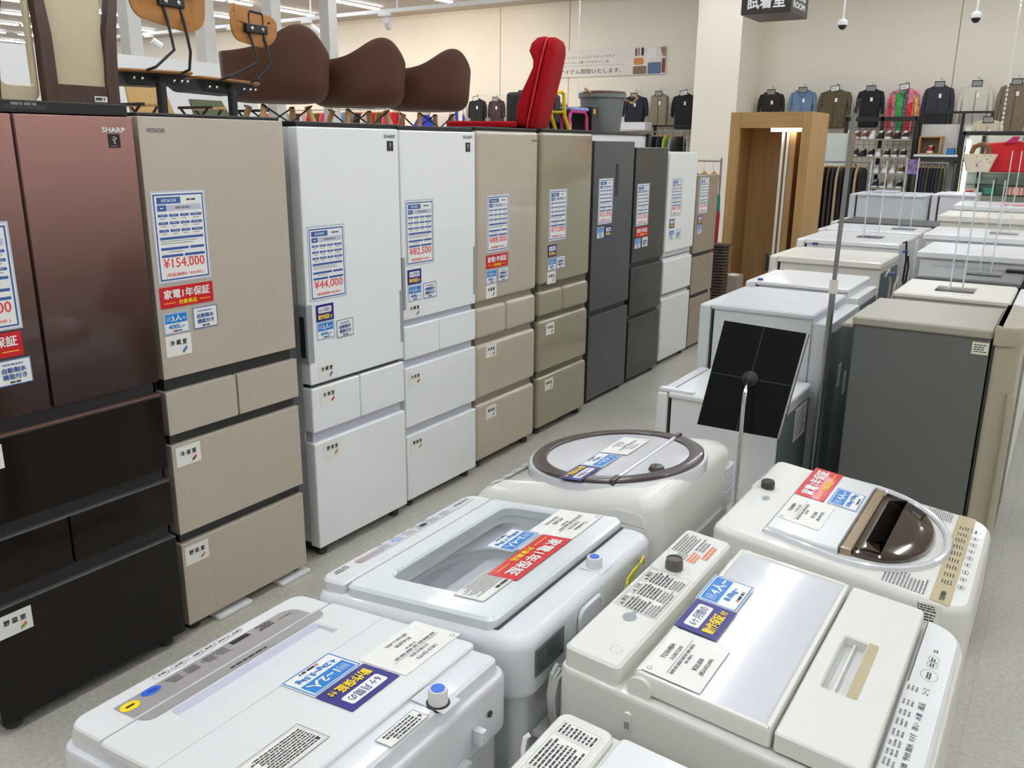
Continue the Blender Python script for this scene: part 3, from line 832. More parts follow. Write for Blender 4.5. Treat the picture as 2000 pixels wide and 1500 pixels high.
for k, yy in enumerate((1.355, 1.40, 1.44, 1.48, 1.52)):
    x, y = Wp(-1.236, yy); oval(P, x, .009, .013, .006, SKY if k == 0 else GREYINK, .0006, .0009); P.micro(x - .008, .007, x + .008, .011, 1, GREYINK, k, .8, .0007)
for k in range(6):
    P.micro(.13 + .045 * k, .016, .165 + .045 * k, .037, 3, GREYINK if k != 4 else SKY, 70 + k, .5)
P.rect(.215, .020, .238, .032, M_BLACK, .0006)
for yy, m in ((1.283, RED), (1.323, GREYINK)):
    x, y = Wp(-1.218, yy); P.border(x - .020, y - .008, x + .020, y + .010, .0012, m); P.rect(x - .016, y - .005, x + .016, y + .007, M_SILV, .0005)
P.micro(.485, .012, .53, .030, 2, GREYINK, 80, .5)
b.build('control_label', t)
O, u, w, Wd, Ht = at(-.957, -.840, 1.556, 1.712); b = MB(); tag_card(b, O, u, w, Wd, Ht, ('Comfee', '全自動洗濯機'), '¥22,000', '(税込¥24,200)', 81); b.build('price_card', t)
O, u, w, Wd, Ht = at(-1.003, -.926, 1.446, 1.561); b = MB(); size_card(b, O, u, w, '2~4人', '6.0kg~7.0kg', Wd, Ht); b.build('size_card', t)
O, u, w, Wd, Ht = at(-.915, -.840, 1.329, 1.557); b = MB(); red_card(b, O, u, w, Wd, Ht); b.build('warranty_card', t)
O, u, w, Wd, Ht = at(-.926, -.850, 1.225, 1.345); b = MB(); P = Pl(b, O, u, w); P.sheet(Wd, Ht, PAPER_W, .0003); P.border(.002, .002, Wd - .002, Ht - .002, .0005, GREYINK)
P.micro(.006, .004, Wd - .006, Ht - .02, 10, GREYINK, 82, .5); P.micro(.02, Ht - .016, .07, Ht - .006, 1, INK, 83, .8); b.build('spec_sticker', t)
zt = T(-.745, 1.5) - .0245
kb = MB().lathe((-.752, 1.498, zt), [(.0165, 0), (.0175, .004), (.017, .02), (.0155, .023), (.0, .023)], M_WW, 24).build('water_inlet', t)
MB().lathe((-.752, 1.498, zt + .0232), [(.0105, 0), (.0105, .001), (.0, .001)], M_BLUEK, 20).build('inlet_cap', kb)
MB().box((-.775, 1.475, zt - .0005), (-.722, 1.53, zt + .0007), M_FWS, .0003).build('inlet_seat', t)
# rear face fittings
b = MB(); P = Pl(b, (-.711, 1.192, .796), (0, 1, 0), (0, 0, 1), .001); P.sheet(.105, .058, M_STICK, .0005)
P.border(.003, .003, .035, .055, .0006, M_GAP); P.border(.036, .003, .102, .055, .0006, M_GAP); P.micro(.005, .006, .033, .052, 8, M_GAP, 85, .5); P.micro(.038, .016, .098, .052, 7, M_GAP, 86, .5); P.rect(.086, .006, .1, .011, INK, .0006)
b.build('rating_sticker', t)
q = [(-.7105, y, z) for y, z in rr(1.352, 1.455, .786, .858, .022)]
q2 = [(-.704, y, z) for y, z in rr(1.355, 1.452, .789, .855, .020)]; q3 = [(-.704, y, z) for y, z in rr(1.361, 1.446, .795, .849, .016)]; q4 = [(-.708, y, z) for y, z in rr(1.363, 1.444, .797, .847, .015)]
MB().loft([q, q2, q3, q4], M_WW2, False, True).build('filter_cover', t)
b = MB().box((-.722, 1.20, .66), (-.700, 1.715, .672), M_WW2, .003).box((-.722, 1.20, .60), (-.704, 1.715, .610), M_WW2, .003); b.build('rear_rib', t)
floor_feet(t, -1.25, -.73, 1.17, 1.72)
M_CORD = mat('grey_cord', (196, 200, 190), 0.5, var=0.02); M_CORDD = mat('dull_grey_cord', (150, 148, 138), 0.5)
b = MB()
R5 = random.Random(5)
for k in range(3):
    o_ = .007 * k; xx = -.690 + .006 * k
    b.tube([(xx, 1.240 + o_, .50), (xx, 1.226 + .5 * o_, .58), (xx, 1.236 + .004 * k, .645), (xx - .002, 1.220 - .3 * o_, .71), (xx - .004, 1.214 - .2 * o_, .755), (xx - .004, 1.224 + .2 * o_, .792 - .5 * o_), (xx - .003, 1.240, .804 - o_), (xx, 1.256 - .3 * o_, .790 - .6 * o_), (xx, 1.262 + .3 * o_, .745), (xx + .002, 1.256 + .2 * o_, .70), (xx + .004, 1.244 + .003 * k, .645), (xx + .004, 1.252 + o_, .57), (xx + .004, 1.246 + o_, .50)], .0048, M_CORD, 8)
cb = b.build('power_cord', t)
MB().tube([(-.70, 1.208, .645), (-.672, 1.22, .647), (-.672, 1.265, .645), (-.70, 1.275, .643)], .0016, mat('green_twist_tie', (90, 160, 40), 0.5), 6).build('twist_tie', cb)
M_YG = mat('yellow_green_wire', (214, 190, 30), 0.45); M_GW = mat('green_wire', (40, 120, 70), 0.45)
b = MB()
for k in range(5):
    d = .004 * k
    b.tube([(-.704, 1.478 + d, .79), (-.688, 1.480 + d, .815 + .3 * d), (-.684, 1.505 + d, .838), (-.690, 1.535, .835 + d), (-.688, 1.56, .846 + d), (-.69, 1.60 - d, .862), (-.70, 1.64, .858 - d), (-.708, 1.66, .83)], .0024, M_YG if k % 2 == 0 else M_GW, 6)
b.build('earth_wire', t, label='yellow and green earth wire')

# ---- the round lid one
def TP(x):
    return .875 + .101 * (x + 1.3)
def T3(x, y):
    d = max(0.0, -1.05 - x)
    return TP(x) - 1.0 * d * d
t = thing('washing_machine', (-1.02, 2.11, 0), 'off-white washing machine with a round lid ringed in dark brown', 'washing machine', 'top loading washing machines')
ol = lambda i: rr(-1.305 + i, -.735 - i, 1.795 + i, 2.345 - i, .05, 6)
R = [[(x, y, z) for x, y in ol(i)] for i, z in ((.01, .03), (.004, .07), (0, .60))]
b = MB().loft(R, M_WARM, True, True); b.build('cabinet', t)
R = [[(x, y, .60) for x, y in ol(.001)], [(x, y, .62) for x, y in ol(-.003)]]
for i, h in ((-.003, -.11), (0, -.045), (.006, -.026), (.018, -.010), (.036, -.002), (.049, 0), (.0495, .0)):
    R.append([(x, y, T3(x, y) + h) for x, y in ol(i)])
b = MB().loft(R, M_WARM, True, True)
b.build('top_cover', t)
CX, CY = -.982, 2.073
ring = lambda r, h: [(CX + r * math.cos(2 * math.pi * k / 56), CY + r * math.sin(2 * math.pi * k / 56), TP(CX + r * math.cos(2 * math.pi * k / 56)) + h) for k in range(56)]
M_RING = mat('dark_brown_ring', (60, 48, 46), 0.3, coat=0.2, var=0.02)
MB().loft([ring(.250, -.03), ring(.249, -.006), ring(.246, .001), ring(.236, .001)], M_LIDG, False, False).build('lid_seat', t)
lidm = MB().loft([ring(.199, .0), ring(.198, .004), ring(.10, .007), ring(.02, .007)], mat('lid_gloss_white', (216, 217, 222), 0.07, coat=0.7, var=0.01), False, True)
lo = lidm.build('lid', t)
rg = MB().loft([ring(.238, -.004), ring(.238, .006), ring(.234, .009), ring(.205, .011), ring(.199, .008), ring(.198, .0)], M_RING, False, False); rg.build('lid_ring', t)
xh = -.888
b = MB()
b.box((xh - .006, CY - .19, TP(xh) - .002), (xh + .006, CY + .19, TP(xh) + .013), M_LIDG, .004); b.build('lid_hinge', t)
for y in (CY - .205, CY + .205):
    MB().box((xh - .008, y - .022, TP(xh) - .004), (xh + .008, y + .022, TP(xh) + .0145), M_RING, .004).build('hinge_end', t)
b = MB().lathe((-.825, 1.985, TP(-.825)), [(.020, 0), (.022, .006), (.018, .015), (.012, .018), (.0, .018)], M_RING, 20); b.build('water_inlet', t)
s3 = .0
def at3(xlo, xhi, ylo, yhi):
    O = Vector((xlo, yhi, .9165)); return O, (.38, -1, 0), (1, .38, .008)
dx = Vector((0, -1, 0))
b = MB(); size_card(b, (-1.03, 2.052, TP(-1.03) + .009), (.0, -1, 0), (1, 0, .101), '4人~', '7.0kg~', .115, .072); b.build('size_card', t)
b = MB(); navy_card(b, (-1.028, 1.935, TP(-1.028) + .0095), (0, -1, 0), (1, 0, .101), .115, .066); b.build('guarantee_card', t)
b = MB(); tag_card(b, (-1.03, 2.215, TP(-1.03) + .009), (0, -1, 0), (1, 0, .101), .155, .085, ('HITACHI', '全自動洗濯機'), '¥33,000', '(税込¥36,300)', 90); b.build('price_card', t)
b = MB()
P = Pl(b, (-1.255, 2.31, T3(-1.255, 0) + .001), (0, -1, 0), (1, 0, .42), .002)
P.poly(rr(.015, .475, .001, .043, .006, 3), M_WARM, -.0004)
for k in range(9):
    P.micro(.02 + .05 * k, .004, .055 + .05 * k, .040, 4, GREYINK, 100 + k, .45)
b.build('control_label', t)
b = MB(); P = Pl(b, (-1.255, 2.31, T3(-1.255, 0) + .001), (0, -1, 0), (1, 0, .42), .0024)
for k in range(2):
    P.rect(.20 + .035 * k, .030, .215 + .035 * k, .037, M_BLACK, .0004)
b.build('display_window', t)
b = MB(); P = Pl(b, (-1.255, 2.31, T3(-1.255, 0) + .001), (0, -1, 0), (1, 0, .42), .0024); P.micro(.36, .048, .45, .085, 5, GREYINK, 120, .5)
b.build('instruction_sticker', t)
# vents at the back corner, side grip and cord
b = MB()
for k in range(11):
    b.box((-.745, 2.265, .855 - .012 * k), (-.727, 2.335, .861 - .012 * k), M_FWS, .001)
b.build('vent_grille', t)
q = lambda o, yy: [(x, yy, z) for x, z in rr(-.868 - o, -.765 + o, .815 - o, .882 + o, .03)]
MB().loft([q(0, 1.7985), q(.0, 1.7935), q(-.004, 1.7915)], M_WARM, False, True).build('side_grip', t)
MB().box((-.7355, 1.84, .735), (-.728, 2.25, .745), M_FWS, .002).build('rear_rib', t)
b = MB()
for k in range(4):
    b.tube([(-.718, 1.85, .70), (-.714, 1.86 + .012 * k, .745 + .006 * k), (-.712, 1.875 + .014 * k, .79 - .006 * k), (-.712, 1.905 + .008 * k, .775), (-.714, 1.90 + .01 * k, .73), (-.716, 1.88 + .008 * k, .70), (-.718, 1.86, .675)], .0042, M_CORDD, 8)
b.build('power_cord', t)
floor_feet(t, -1.28, -.75, 1.81, 2.33)

# ---- the big two panel lid one, controls facing right
T, s = plane(-.66, .885, -.08, .84)
t = thing('washing_machine', (-.36, 1.49, 0), 'warm white washing machine with grey lid panel and tan handle strip', 'washing machine', 'top loading washing machines')
MB().slab(rr(-.650, -.075, 1.198, 1.778, .03), [(.006, .03), (0, .06), (0, .70)], M_WARM).build('cabinet', t)
MB().slab(rr(-.664, -.052, 1.188, 1.788, (.025, .07, .07, .025)), [(.006, -.185), (0, -.175), (0, -.05), (.004, -.042), (.012, -.038)], M_WARM, T).build('top_cover', t)
b = MB().slab(rr(-.655, -.546, 1.196, 1.780, .012), [(0, -.045), (0, -.005), (.005, 0)], M_WARM, T)
b.build('rear_deck', t)
b = MB().slab(rr(-.523, -.282, 1.206, 1.772, .006), [(0, -.033), (0, -.006), (.003, 0), (.010, .0), (.012, -.003), (.014, -.003)], M_WARM, T, cap1=False)
b.add([(x, y, T(x, y) - .003) for x, y in rr(-.510, -.295, 1.219, 1.759, .004)], [tuple(range(24))], M_LIDG)
lid = b.build('lid', t, label='light grey rear lid panel')
MB().tube([(-.507, 1.197, T(-.507, 0) - .0265), (-.507, 1.78, T(-.507, 0) - .0265)], .0225, M_WARM, 20).build('lid_hinge', t)
b = MB().frame(rr(-.277, -.135, 1.206, 1.768, (.006, .014, .014, .006)), rr(-.247, -.206, 1.376, 1.566, .006), -.033, 0, M_WARM, T, .003, deep=-.022)
b.add([(x, y, T(x, y) - .022) for x, y in ((-.248, 1.375), (-.205, 1.375), (-.205, 1.567), (-.248, 1.567))], [(0, 1, 2, 3)], M_WW)
b.slab(rr(-.230, -.226, 1.378, 1.564, .001), [(0, -.022), (0, -.012)], M_WARM, T)
b.build('lid', t, label='front lid panel with hand recess')
MB().slab(rr(-.204, -.186, 1.374, 1.568, (.001, .006, .006, .001)), [(0, -.001), (0, .0008)], M_TAN, T).build('handle_strip', t)
MB().slab(rr(-.132, -.062, 1.200, 1.778, (.004, .06, .06, .004)), [(0, -.05), (0, -.03), (.006, -.024)], M_WW, T).build('control_panel', t)
at = kind_cards(t, T, s, 1)
b = MB(); O, u, w, Wd, Ht = at(-.13, -.066, 1.20, 1.78, -.024); P = Pl(b, O, u, w, .0006)
for k, yy in enumerate((1.665, 1.632, 1.611, 1.571)):
    r = (.010, .013, .013, .020)[k]
    if k: oval(P, yy - 1.20, .032, r, r * .75, GREYINK, .0004, .0009)
    P.micro(yy - 1.20 - r * .6, .028, yy - 1.20 + r * .6, .037, 2, INK, k, .6)
b.build('button_label', t)
b = MB(); P = Pl(b, O, u, w, .0006); P.poly(rr(.035, .33, .020, .064, .004, 3), M_WW, -.0002)
for k, yy in enumerate((1.514, 1.465, 1.432, 1.401, 1.368, 1.339, 1.313, 1.284, 1.25)):
    P.text(('コース', '風呂', '水量', '洗い', 'すすぎ', '脱水', '予約', '乾燥', '槽')[k], yy - 1.20 - .011, .024, yy - 1.20 + .011, .034, INK, .01)
    for q in range(3):
        P.micro(yy - 1.20 - .011, .041 + .007 * q, yy - 1.20 + .009, .046 + .007 * q, 1, GREYINK, 10 * k + q, .7)
b.build('control_label', t)
O, u, w, Wd, Ht = at(-.525, -.441, 1.500, 1.616, .0005); b = MB(); size_card(b, O, u, w, '4人~', '8.0kg~', Wd, Ht); b.build('size_card', t)
O, u, w, Wd, Ht = at(-.521, -.439, 1.382, 1.499, .0005); b = MB(); navy_card(b, O, u, w, Wd, Ht); b.build('guarantee_card', t)
O, u, w, Wd, Ht = at(-.514, -.407, 1.219, 1.377, .0); b = MB(); tag_card(b, O, u, w, Wd, Ht, ('TOSHIBA', '全自動洗濯機'), '¥20,000', '(税込¥22,000)', 131); b.build('price_card', t)
b = MB(); O, u, w, Wd, Ht = at(-.645, -.556, 1.376, 1.556); P = Pl(b, O, u, w, .0006); P.border(0, 0, Wd, Ht, .0007, GREYINK)
for k in range(3):
    x = .004 + .058 * k
    P.border(x, Ht - .016, x + .056, Ht - .003, .0006, GREYINK); P.text(('警告', '注意', '警告')[k], x + .016, Ht - .014, x + .04, Ht - .005, INK, .01)
    P.poly([(x + .004, Ht - .014), (x + .012, Ht - .014), (x + .008, Ht - .006)], INK, .0007)
    P.micro(x, .03, x + .054, Ht - .018, 6, INK, 140 + k, .5); P.micro(x, .003, x + .054, .028, 4, GREYINK, 150 + k, .5)
b.build('warning_sticker', t)
b = MB(); O, u, w, Wd, Ht = at(-.645, -.556, 1.630, 1.755); P = Pl(b, O, u, w, .0006)
P.micro(.03, .05, Wd, Ht, 6, GREYINK, 160, .5); P.micro(.0, .045, .03, Ht - .02, 5, GREYINK, 161, .5); P.micro(.0, .022, .05, .043, 3, ORI, 162, .6); P.micro(.03, .004, Wd * .9, .02, 2, ORI, 163, .6); P.micro(.06, .024, Wd, .046, 3, GREYINK, 165, .5)
b.build('instruction_sticker', t)
zt = T(-.604, 0)
MB().slab(rr(-.650, -.575, 1.555, 1.612, (.004, .025, .025, .004)), [(0, .0), (.001, .0012), (.006, .0013), (.008, .0004)], M_WARM, T).build('inlet_seat', t)
MB().lathe((-.606, 1.584, zt), [(.019, 0), (.019, .015), (.0175, .018), (.0175, .024), (.015, .025), (.014, .022), (.0, .022)], mat('grey_inlet', (96, 90, 86), 0.5), 20).build('water_inlet', t)
b = MB(); P = Pl(b, (-.575, 1.32, T(-.575, 0)), (0, 1, 0), (-1, 0, -s), .0006); oval(P, .033, .025, .016, .013, M_GRIP, .0); P.rect(.045, .020, .060, .028, M_GRIP, .0002); b.build('drain_hole', t)
b = MB(); P = Pl(b, (-.60, 1.22, T(-.60, 0)), (0, 1, 0), (-1, 0, -s), .0006); oval(P, .022, -.027, .013, .011, M_GRIP, .0, .0008); b.build('cap_outline', t)
b = MB().slab(rr(-.664, -.656, 1.205, 1.30, .003), [(0, -.17), (0, -.05)], M_WARM, T); 
b.loft([[(x, 1.1875, z) for x, z in rr(-.527, -.513, .765, .805, .006)], [(x, 1.184, z) for x, z in rr(-.526, -.514, .767, .803, .005)]], M_WARM, False, True); b.build('side_latch', t)
MB().add([(x, 1.1836, z) for x, z in ((-.525, .772), (-.515, .772), (-.515, .786), (-.525, .786))], [(0, 1, 2, 3)], M_SILV).build('latch_slot', t)
b = MB().add([(-.500 + .016 * math.cos(a), 1.187, .735 + .013 * math.sin(a) * (1 + .2 * math.cos(2 * a))) for a in [2 * math.pi * k / 14 for k in range(14)]], [tuple(range(14))], mat('glue_stain', (206, 190, 160), 0.6, var=.1)); b.build('glue_stain', t)
floor_feet(t, -.66, -.06, 1.19, 1.78)

# ---- the brown window one at the back right
T, s = plane(-.63, .86, -.07, .80)
t = thing('washing_machine', (-.35, 2.16, 0), 'white washing machine with a brown tinted lid window and tan control panel', 'washing machine', 'top loading washing machines')
MB().slab(rr(-.622, -.075, 1.897, 2.42, .03), [(.006, .03), (0, .06), (0, .66)], M_WARM).build('cabinet', t)
MB().slab(rr(-.634, -.058, 1.884, 2.434, (.03, .06, .06, .03)), [(.005, -.165), (0, -.155), (0, -.018), (.004, -.007), (.012, 0)], M_WARM, T).build('top_cover', t)
def dshape(x0, xf, tip, hw, cy, n=18, p=2.0):
    """straight back at x0, sides to xf, then a curved nose to tip"""
    pts = [(x0, cy - hw * .93)]
    for k in range(n + 1):
        a = -math.pi / 2 + math.pi * k / n
        pts.append((xf + (tip - xf) * abs(math.cos(a)) ** (2 / p), cy + hw * math.copysign(abs(math.sin(a)) ** (2 / p), math.sin(a))))
    pts.append((x0, cy + hw * .93))
    return pts
CYL = 2.178
b = MB().slab(dshape(-.522, -.345, -.128, .262, CYL), [(0, -.004), (.004, .010), (.010, .012), (.016, .010), (.020, .003)], M_LIDG, T, cap1=False); b.build('lid_seat', t)
b = MB().slab([(-.517, CYL - .232), (-.40, CYL - .236), (-.350, CYL - .226), (-.350, CYL + .226), (-.40, CYL + .236), (-.517, CYL + .232)], [(0, -.002), (0, .012), (.003, .016)], M_WW, T); b.build('lid', t)
MB().slab(rr(-.524, -.516, CYL - .24, CYL + .24, .002), [(0, 0), (0, .004)], M_GRIP, T).build('hinge_gap', t)
M_BRG = mat('brown_tinted_window', (58, 46, 38), 0.06, coat=0.8, spec=0.6, var=0.02)
M_BRL = mat('brown_lip', (150, 128, 100), 0.25, coat=0.4, var=0.02)
MB().slab(dshape(-.322, -.318, -.172, .205, CYL, 18, 2.15), [(0, .0), (0, .012), (.004, .016), (.03, .020), (.06, .021)], M_BRG, T).build('lid_window', t)
b = MB().slab([(-.347, CYL - .214), (-.322, CYL - .210), (-.322, CYL + .210), (-.347, CYL + .214)], [(0, .0), (0, .016), (.003, .019)], M_BRL, T)
b.box((-.3475, CYL - .216, T(-.347, 0) + .002), (-.3465, CYL + .216, T(-.347, 0) + .019), M_RING); b.build('lid_handle', t)
b = MB().slab(rr(-.141, -.100, 1.894, 2.424, .004), [(0, .0), (0, .0012)], M_TAN, T)
b.build('control_panel', t)
# rounded bite where the lid seat meets the panel
at = kind_cards(t, T, s, 1)
b = MB(); O, u, w, Wd, Ht = at(-.14, -.064, 1.89, 2.43, .0012); P = Pl(b, O, u, w, .0006)
P.text('TOSHIBA', .015, .050, .062, .060, INK, .02, stretch=True)
b.build('logo', t); b = MB(); P = Pl(b, O, u, w, .0006)
for k in range(9):
    P.micro(.10 + .042 * k, .044, .125 + .042 * k, .068, 4, INK, 170 + k, .4)
for k in range(8):
    oval(P, .11 + .042 * k, .026, .012, .007, INK, .0004, .001); P.micro(.103 + .042 * k, .024, .117 + .042 * k, .028, 1, INK, 180 + k, .8)
oval(P, .45, .028, .018, .011, INK, .0004, .001); P.micro(.44, .025, .46, .031, 1, INK, 190, .8)
b.build('control_label', t)
for k, (y0, y1) in enumerate(((1.905, 1.985), (2.35, 2.425))):
    b = MB(); O, u, w, Wd, Ht = at(-.245 + .03 * k, -.152, y0, y1); P = Pl(b, O, u, w, .0006); P.micro(0, 0, Wd, Ht, 12, GREYINK, 200 + k, .5); b.build('instruction_sticker', t)
O, u, w, Wd, Ht = at(-.516, -.440, 2.186, 2.410, .016); b = MB(); red_card(b, O, u, w, Wd, Ht); b.build('warranty_card', t)
O, u, w, Wd, Ht = at(-.433, -.357, 2.192, 2.312, .016); b = MB(); size_card(b, O, u, w, '4人~', '8.0kg~9.0kg', Wd, Ht); b.build('size_card', t)
O, u, w, Wd, Ht = at(-.513, -.408, 2.012, 2.176, .016); b = MB(); tag_card(b, O, u, w, Wd, Ht, ('TOSHIBA', '全自動洗濯機'), '¥37,000', '(税込¥40,700)', 210); b.build('price_card', t)
MB().lathe((-.592, 2.205, T(-.592, 0)), [(.018, 0), (.018, .018), (.016, .021), (.0, .021)], mat('dark_inlet', (58, 56, 56), 0.5), 20).build('water_inlet', t)
MB().slab(rr(-.628, -.56, 2.175, 2.24, (.004, .028, .028, .004)), [(0, .0), (.001, .0012), (.006, .0013), (.008, .0004)], M_WARM, T).build('inlet_seat', t)
b = MB(); P = Pl(b, (-.575, 2.08, T(-.575, 0)), (0, 1, 0), (-1, 0, -s), .0006); oval(P, .055, .0, .015, .010, M_GRIP, .0); b.build('drain_hole', t)
b = MB(); P = Pl(b, (-.165, 1.8835, .757), (1, 0, 0), (0, 0, 1), .0006)
P.sheet(.05, .046, PAPER_W, .0002); P.micro(.004, .026, .046, .043, 3, INK, 220, .55); P.micro(.004, .004, .046, .024, 3, INK, 221, .5); b.build('spec_sticker', t)
floor_feet(t, -.63, -.06, 1.89, 2.43)

# ---- the one cut off by the lower edge
T, s = plane(-.60, .82, -.05, .79)
t = thing('washing_machine', (-.33, .84, 0), 'white washing machine mostly below the photo, rear label showing at the bottom edge', 'washing machine', 'top loading washing machines')
MB().slab(rr(-.600, -.06, .572, 1.106, .03), [(.006, .03), (0, .06), (0, .68)], M_WARM).build('cabinet', t)
MB().slab(rr(-.612, -.048, .560, 1.118, (.025, .05, .05, .025)), [(.005, -.13), (0, -.12), (0, -.02), (.004, -.012), (.010, -.010)], M_WARM, T).build('top_cover', t)
MB().slab(rr(-.606, -.504, .566, 1.112, .02), [(0, -.012), (0, -.004), (.004, 0)], M_WARM, T).build('rear_deck', t)
MB().slab(rr(-.494, -.12, .568, 1.110, .012), [(0, -.012), (0, -.002), (.003, .002)], M_WW, T).build('lid', t)
MB().slab(rr(-.114, -.056, .568, 1.108, .012), [(0, -.012), (0, -.004), (.003, 0)], M_WW, T).build('control_panel', t)
at = kind_cards(t, T, s, 1)
b = MB(); O, u, w, Wd, Ht = at(-.594, -.516, .86, 1.092); P = Pl(b, O, u, w, .0006); P.sheet(Wd, Ht, PAPER_W, .0003)
for x0, x1 in ((.004, .10), (.104, .19), (.194, .228)):
    P.border(x0, .003, x1, Ht - .003, .0006, GREYINK); P.micro(x0 + .003, .006, x1 - .003, Ht - .006, 9, INK, int(300 + 100 * x0), .5)
b.build('warning_sticker', t)
MB().tube([(-.607, .985, .80), (-.612, .992, .82), (-.612, .998, .835), (-.607, 1.004, .84)], .004, M_WARM, 8).build('hose_hook', t)
floor_feet(t, -.60, -.06, .57, 1.11)
# ------------------------------------------------------------------ small fridges in the two back-to-back rows
def small_fridge(label, x0, x1, y0, y1, top, front, body, topm, door, top_t=0.022, over=0.006, door_t=0.05, crown=0.0, group='small fridges back to back'):
    t = thing('small_refrigerator', ((x0 + x1) / 2, (y0 + y1) / 2, 0), label, 'refrigerator', group)
    if front < 0: bx0, bx1, dx0, dx1 = x0 + door_t + 0.008, x1, x0, x0 + door_t
    else: bx0, bx1, dx0, dx1 = x0, x1 - door_t - 0.008, x1 - door_t, x1
    MB().box((bx0 + .004, y0 + .008, .03), (bx1 - .004, y1 - .008, top - top_t), body, .005).build('body', t)
    MB().slab(rr(bx0 - over, bx1 + over * .3, y0 - over + .004, y1 + over - .004, .012), [(.004, top - top_t), (0, top - top_t + .005), (0, top - .006), (.006, top)], topm).build('top_panel', t)
    d = MB().box((dx0, y0, .05), (dx1, y1, top - .004 + crown), door, .012, 3)
    d.build('door', t)
    MB().box((min(dx0, dx1) + .012, y0 + .02, .012), (max(bx0, bx1) - .05, y1 - .02, .03), M_BLACK).build('plinth', t)
    g = dx1 + .004 if front < 0 else dx0 - .004
    MB().box((g - .0035, y0 + .01, .06), (g + .0035, y1 - .01, top - .03), M_RUBBER).build('door_gasket', t)
    for y in (y0 + .05, y1 - .05):
        for x in (x0 + .08, x1 - .08):
            MB().lathe((x, y, 0), [(.016, 0), (.018, .005), (.016, .035)], M_RUBBER, 10).build('foot', t)
    return t

M_BLUEG = mat('pale_grey_enamel', (200, 203, 206), 0.35, var=0.01)
M_REAR = mat('rear_panel_grey', (92, 104, 108), 0.5, var=0.03)
M_GREYF = mat('fridge_grey_side', (100, 102, 99), 0.42, metal=0.1, var=0.02)
M_GREYT = mat('fridge_taupe_top', (160, 154, 142), 0.4, var=0.02)
M_GREYD = mat('fridge_taupe_door', (168, 160, 140), 0.38, var=0.02)
M_CREAMT = mat('cream_top', (226, 221, 212), 0.3, coat=0.2, var=0.01)
M_PALEY = mat('pale_yellow_sticker_edge', (214, 210, 150), 0.5)

t = small_fridge('low white fridge under the black sign board', -1.244, -.777, 2.95, 3.385, .85, -1, M_WHITE, M_WHITE, M_WHITE, door_t=.045)
MB().box((-1.238, 2.955, .846), (-1.10, 2.985, .862), M_WHITE, .005).build('hinge_cover', t)
MB().box((-1.232, 2.985, .848), (-1.195, 3.375, .853), M_FWS, .002).build('door_top', t)
MB().box((-.779, 2.98, .06), (-.772, 3.36, .80), M_REAR, .002).build('rear_panel', t)
b = MB(); P = Pl(b, (-.7715, 3.16, .67), (0, 1, 0), (0, 0, 1), .0008); P.sheet(.16, .13, PAPER_W, .0004); P.micro(.01, .01, .15, .12, 8, GREYINK, 401, .5); b.build('rating_sticker', t)

t = small_fridge('pale grey fridge behind the black sign board', -1.265, -.80, 3.40, 3.96, 1.12, -1, M_BLUEG, M_BLUEG, M_BLUEG)
MB().box((-.806, 3.415, .05), (-.735, 3.945, 1.085), M_BLUEG, .008).build('rear_housing', t)
MB().box((-.7355, 3.45, .08), (-.728, 3.91, 1.05), M_REAR, .002).build('rear_panel', t)
for z in (.86, .80):
    b = MB(); P = Pl(b, (-.7275, 3.60 if z > .85 else 3.72, z - .07), (0, 1, 0), (0, 0, 1), .0008); P.sheet(.05, .10, PAPER_W, .0004); P.micro(.005, .01, .045, .09, 6, GREYINK, 402, .5); b.build('rating_sticker', t)

t = small_fridge('white fridge second behind the black sign board, with a low blue hinge cap', -1.27, -.80, 4.00, 4.46, 1.142, -1, M_WHITE, M_WHITE, M_WHITE)
MB().box((-.806, 4.02, .05), (-.76, 4.44, 1.10), M_WHITE, .006).build('rear_housing', t)
MB().box((-.762, 4.04, .06), (-.755, 4.42, 1.06), M_REAR, .002).build('rear_panel', t)
MB().box((-1.215, 4.005, 1.139), (-1.19, 4.02, 1.152), mat('blue_clip', (60, 80, 150), 0.5), .003).build('hinge_cap', t)

M_CORDW = mat('cream_cord', (206, 198, 178), 0.5)
t = small_fridge('cream topped fridge with a power cord coiled at its back corner', -1.38, -.80, 4.72, 5.22, 1.18, -1, M_CREAM, M_CREAMT, M_CREAM, top_t=.035, over=.012)
MB().box((-.806, 4.75, .06), (-.795, 5.19, 1.12), M_REAR, .002).build('rear_panel', t)
b = MB().tube([(-.79, 4.79, 1.10), (-.775, 4.81, 1.14), (-.765, 4.83, 1.06), (-.77, 4.82, .92), (-.765, 4.80, .86), (-.755, 4.84, .95), (-.75, 4.88, 1.05), (-.745, 4.93, 1.09), (-.742, 4.90, 1.04)], .006, M_CORDW, 8)
b.tube([(-.775, 4.80, 1.115), (-.755, 4.805, 1.115), (-.752, 4.83, 1.12)], .007, MATS['blue_clip'], 6); b.build('power_cord', t)
MB().box((-1.395, 4.712, 1.09), (-1.38, 4.735, 1.19), M_BLACK, .004).build('hinge', t)

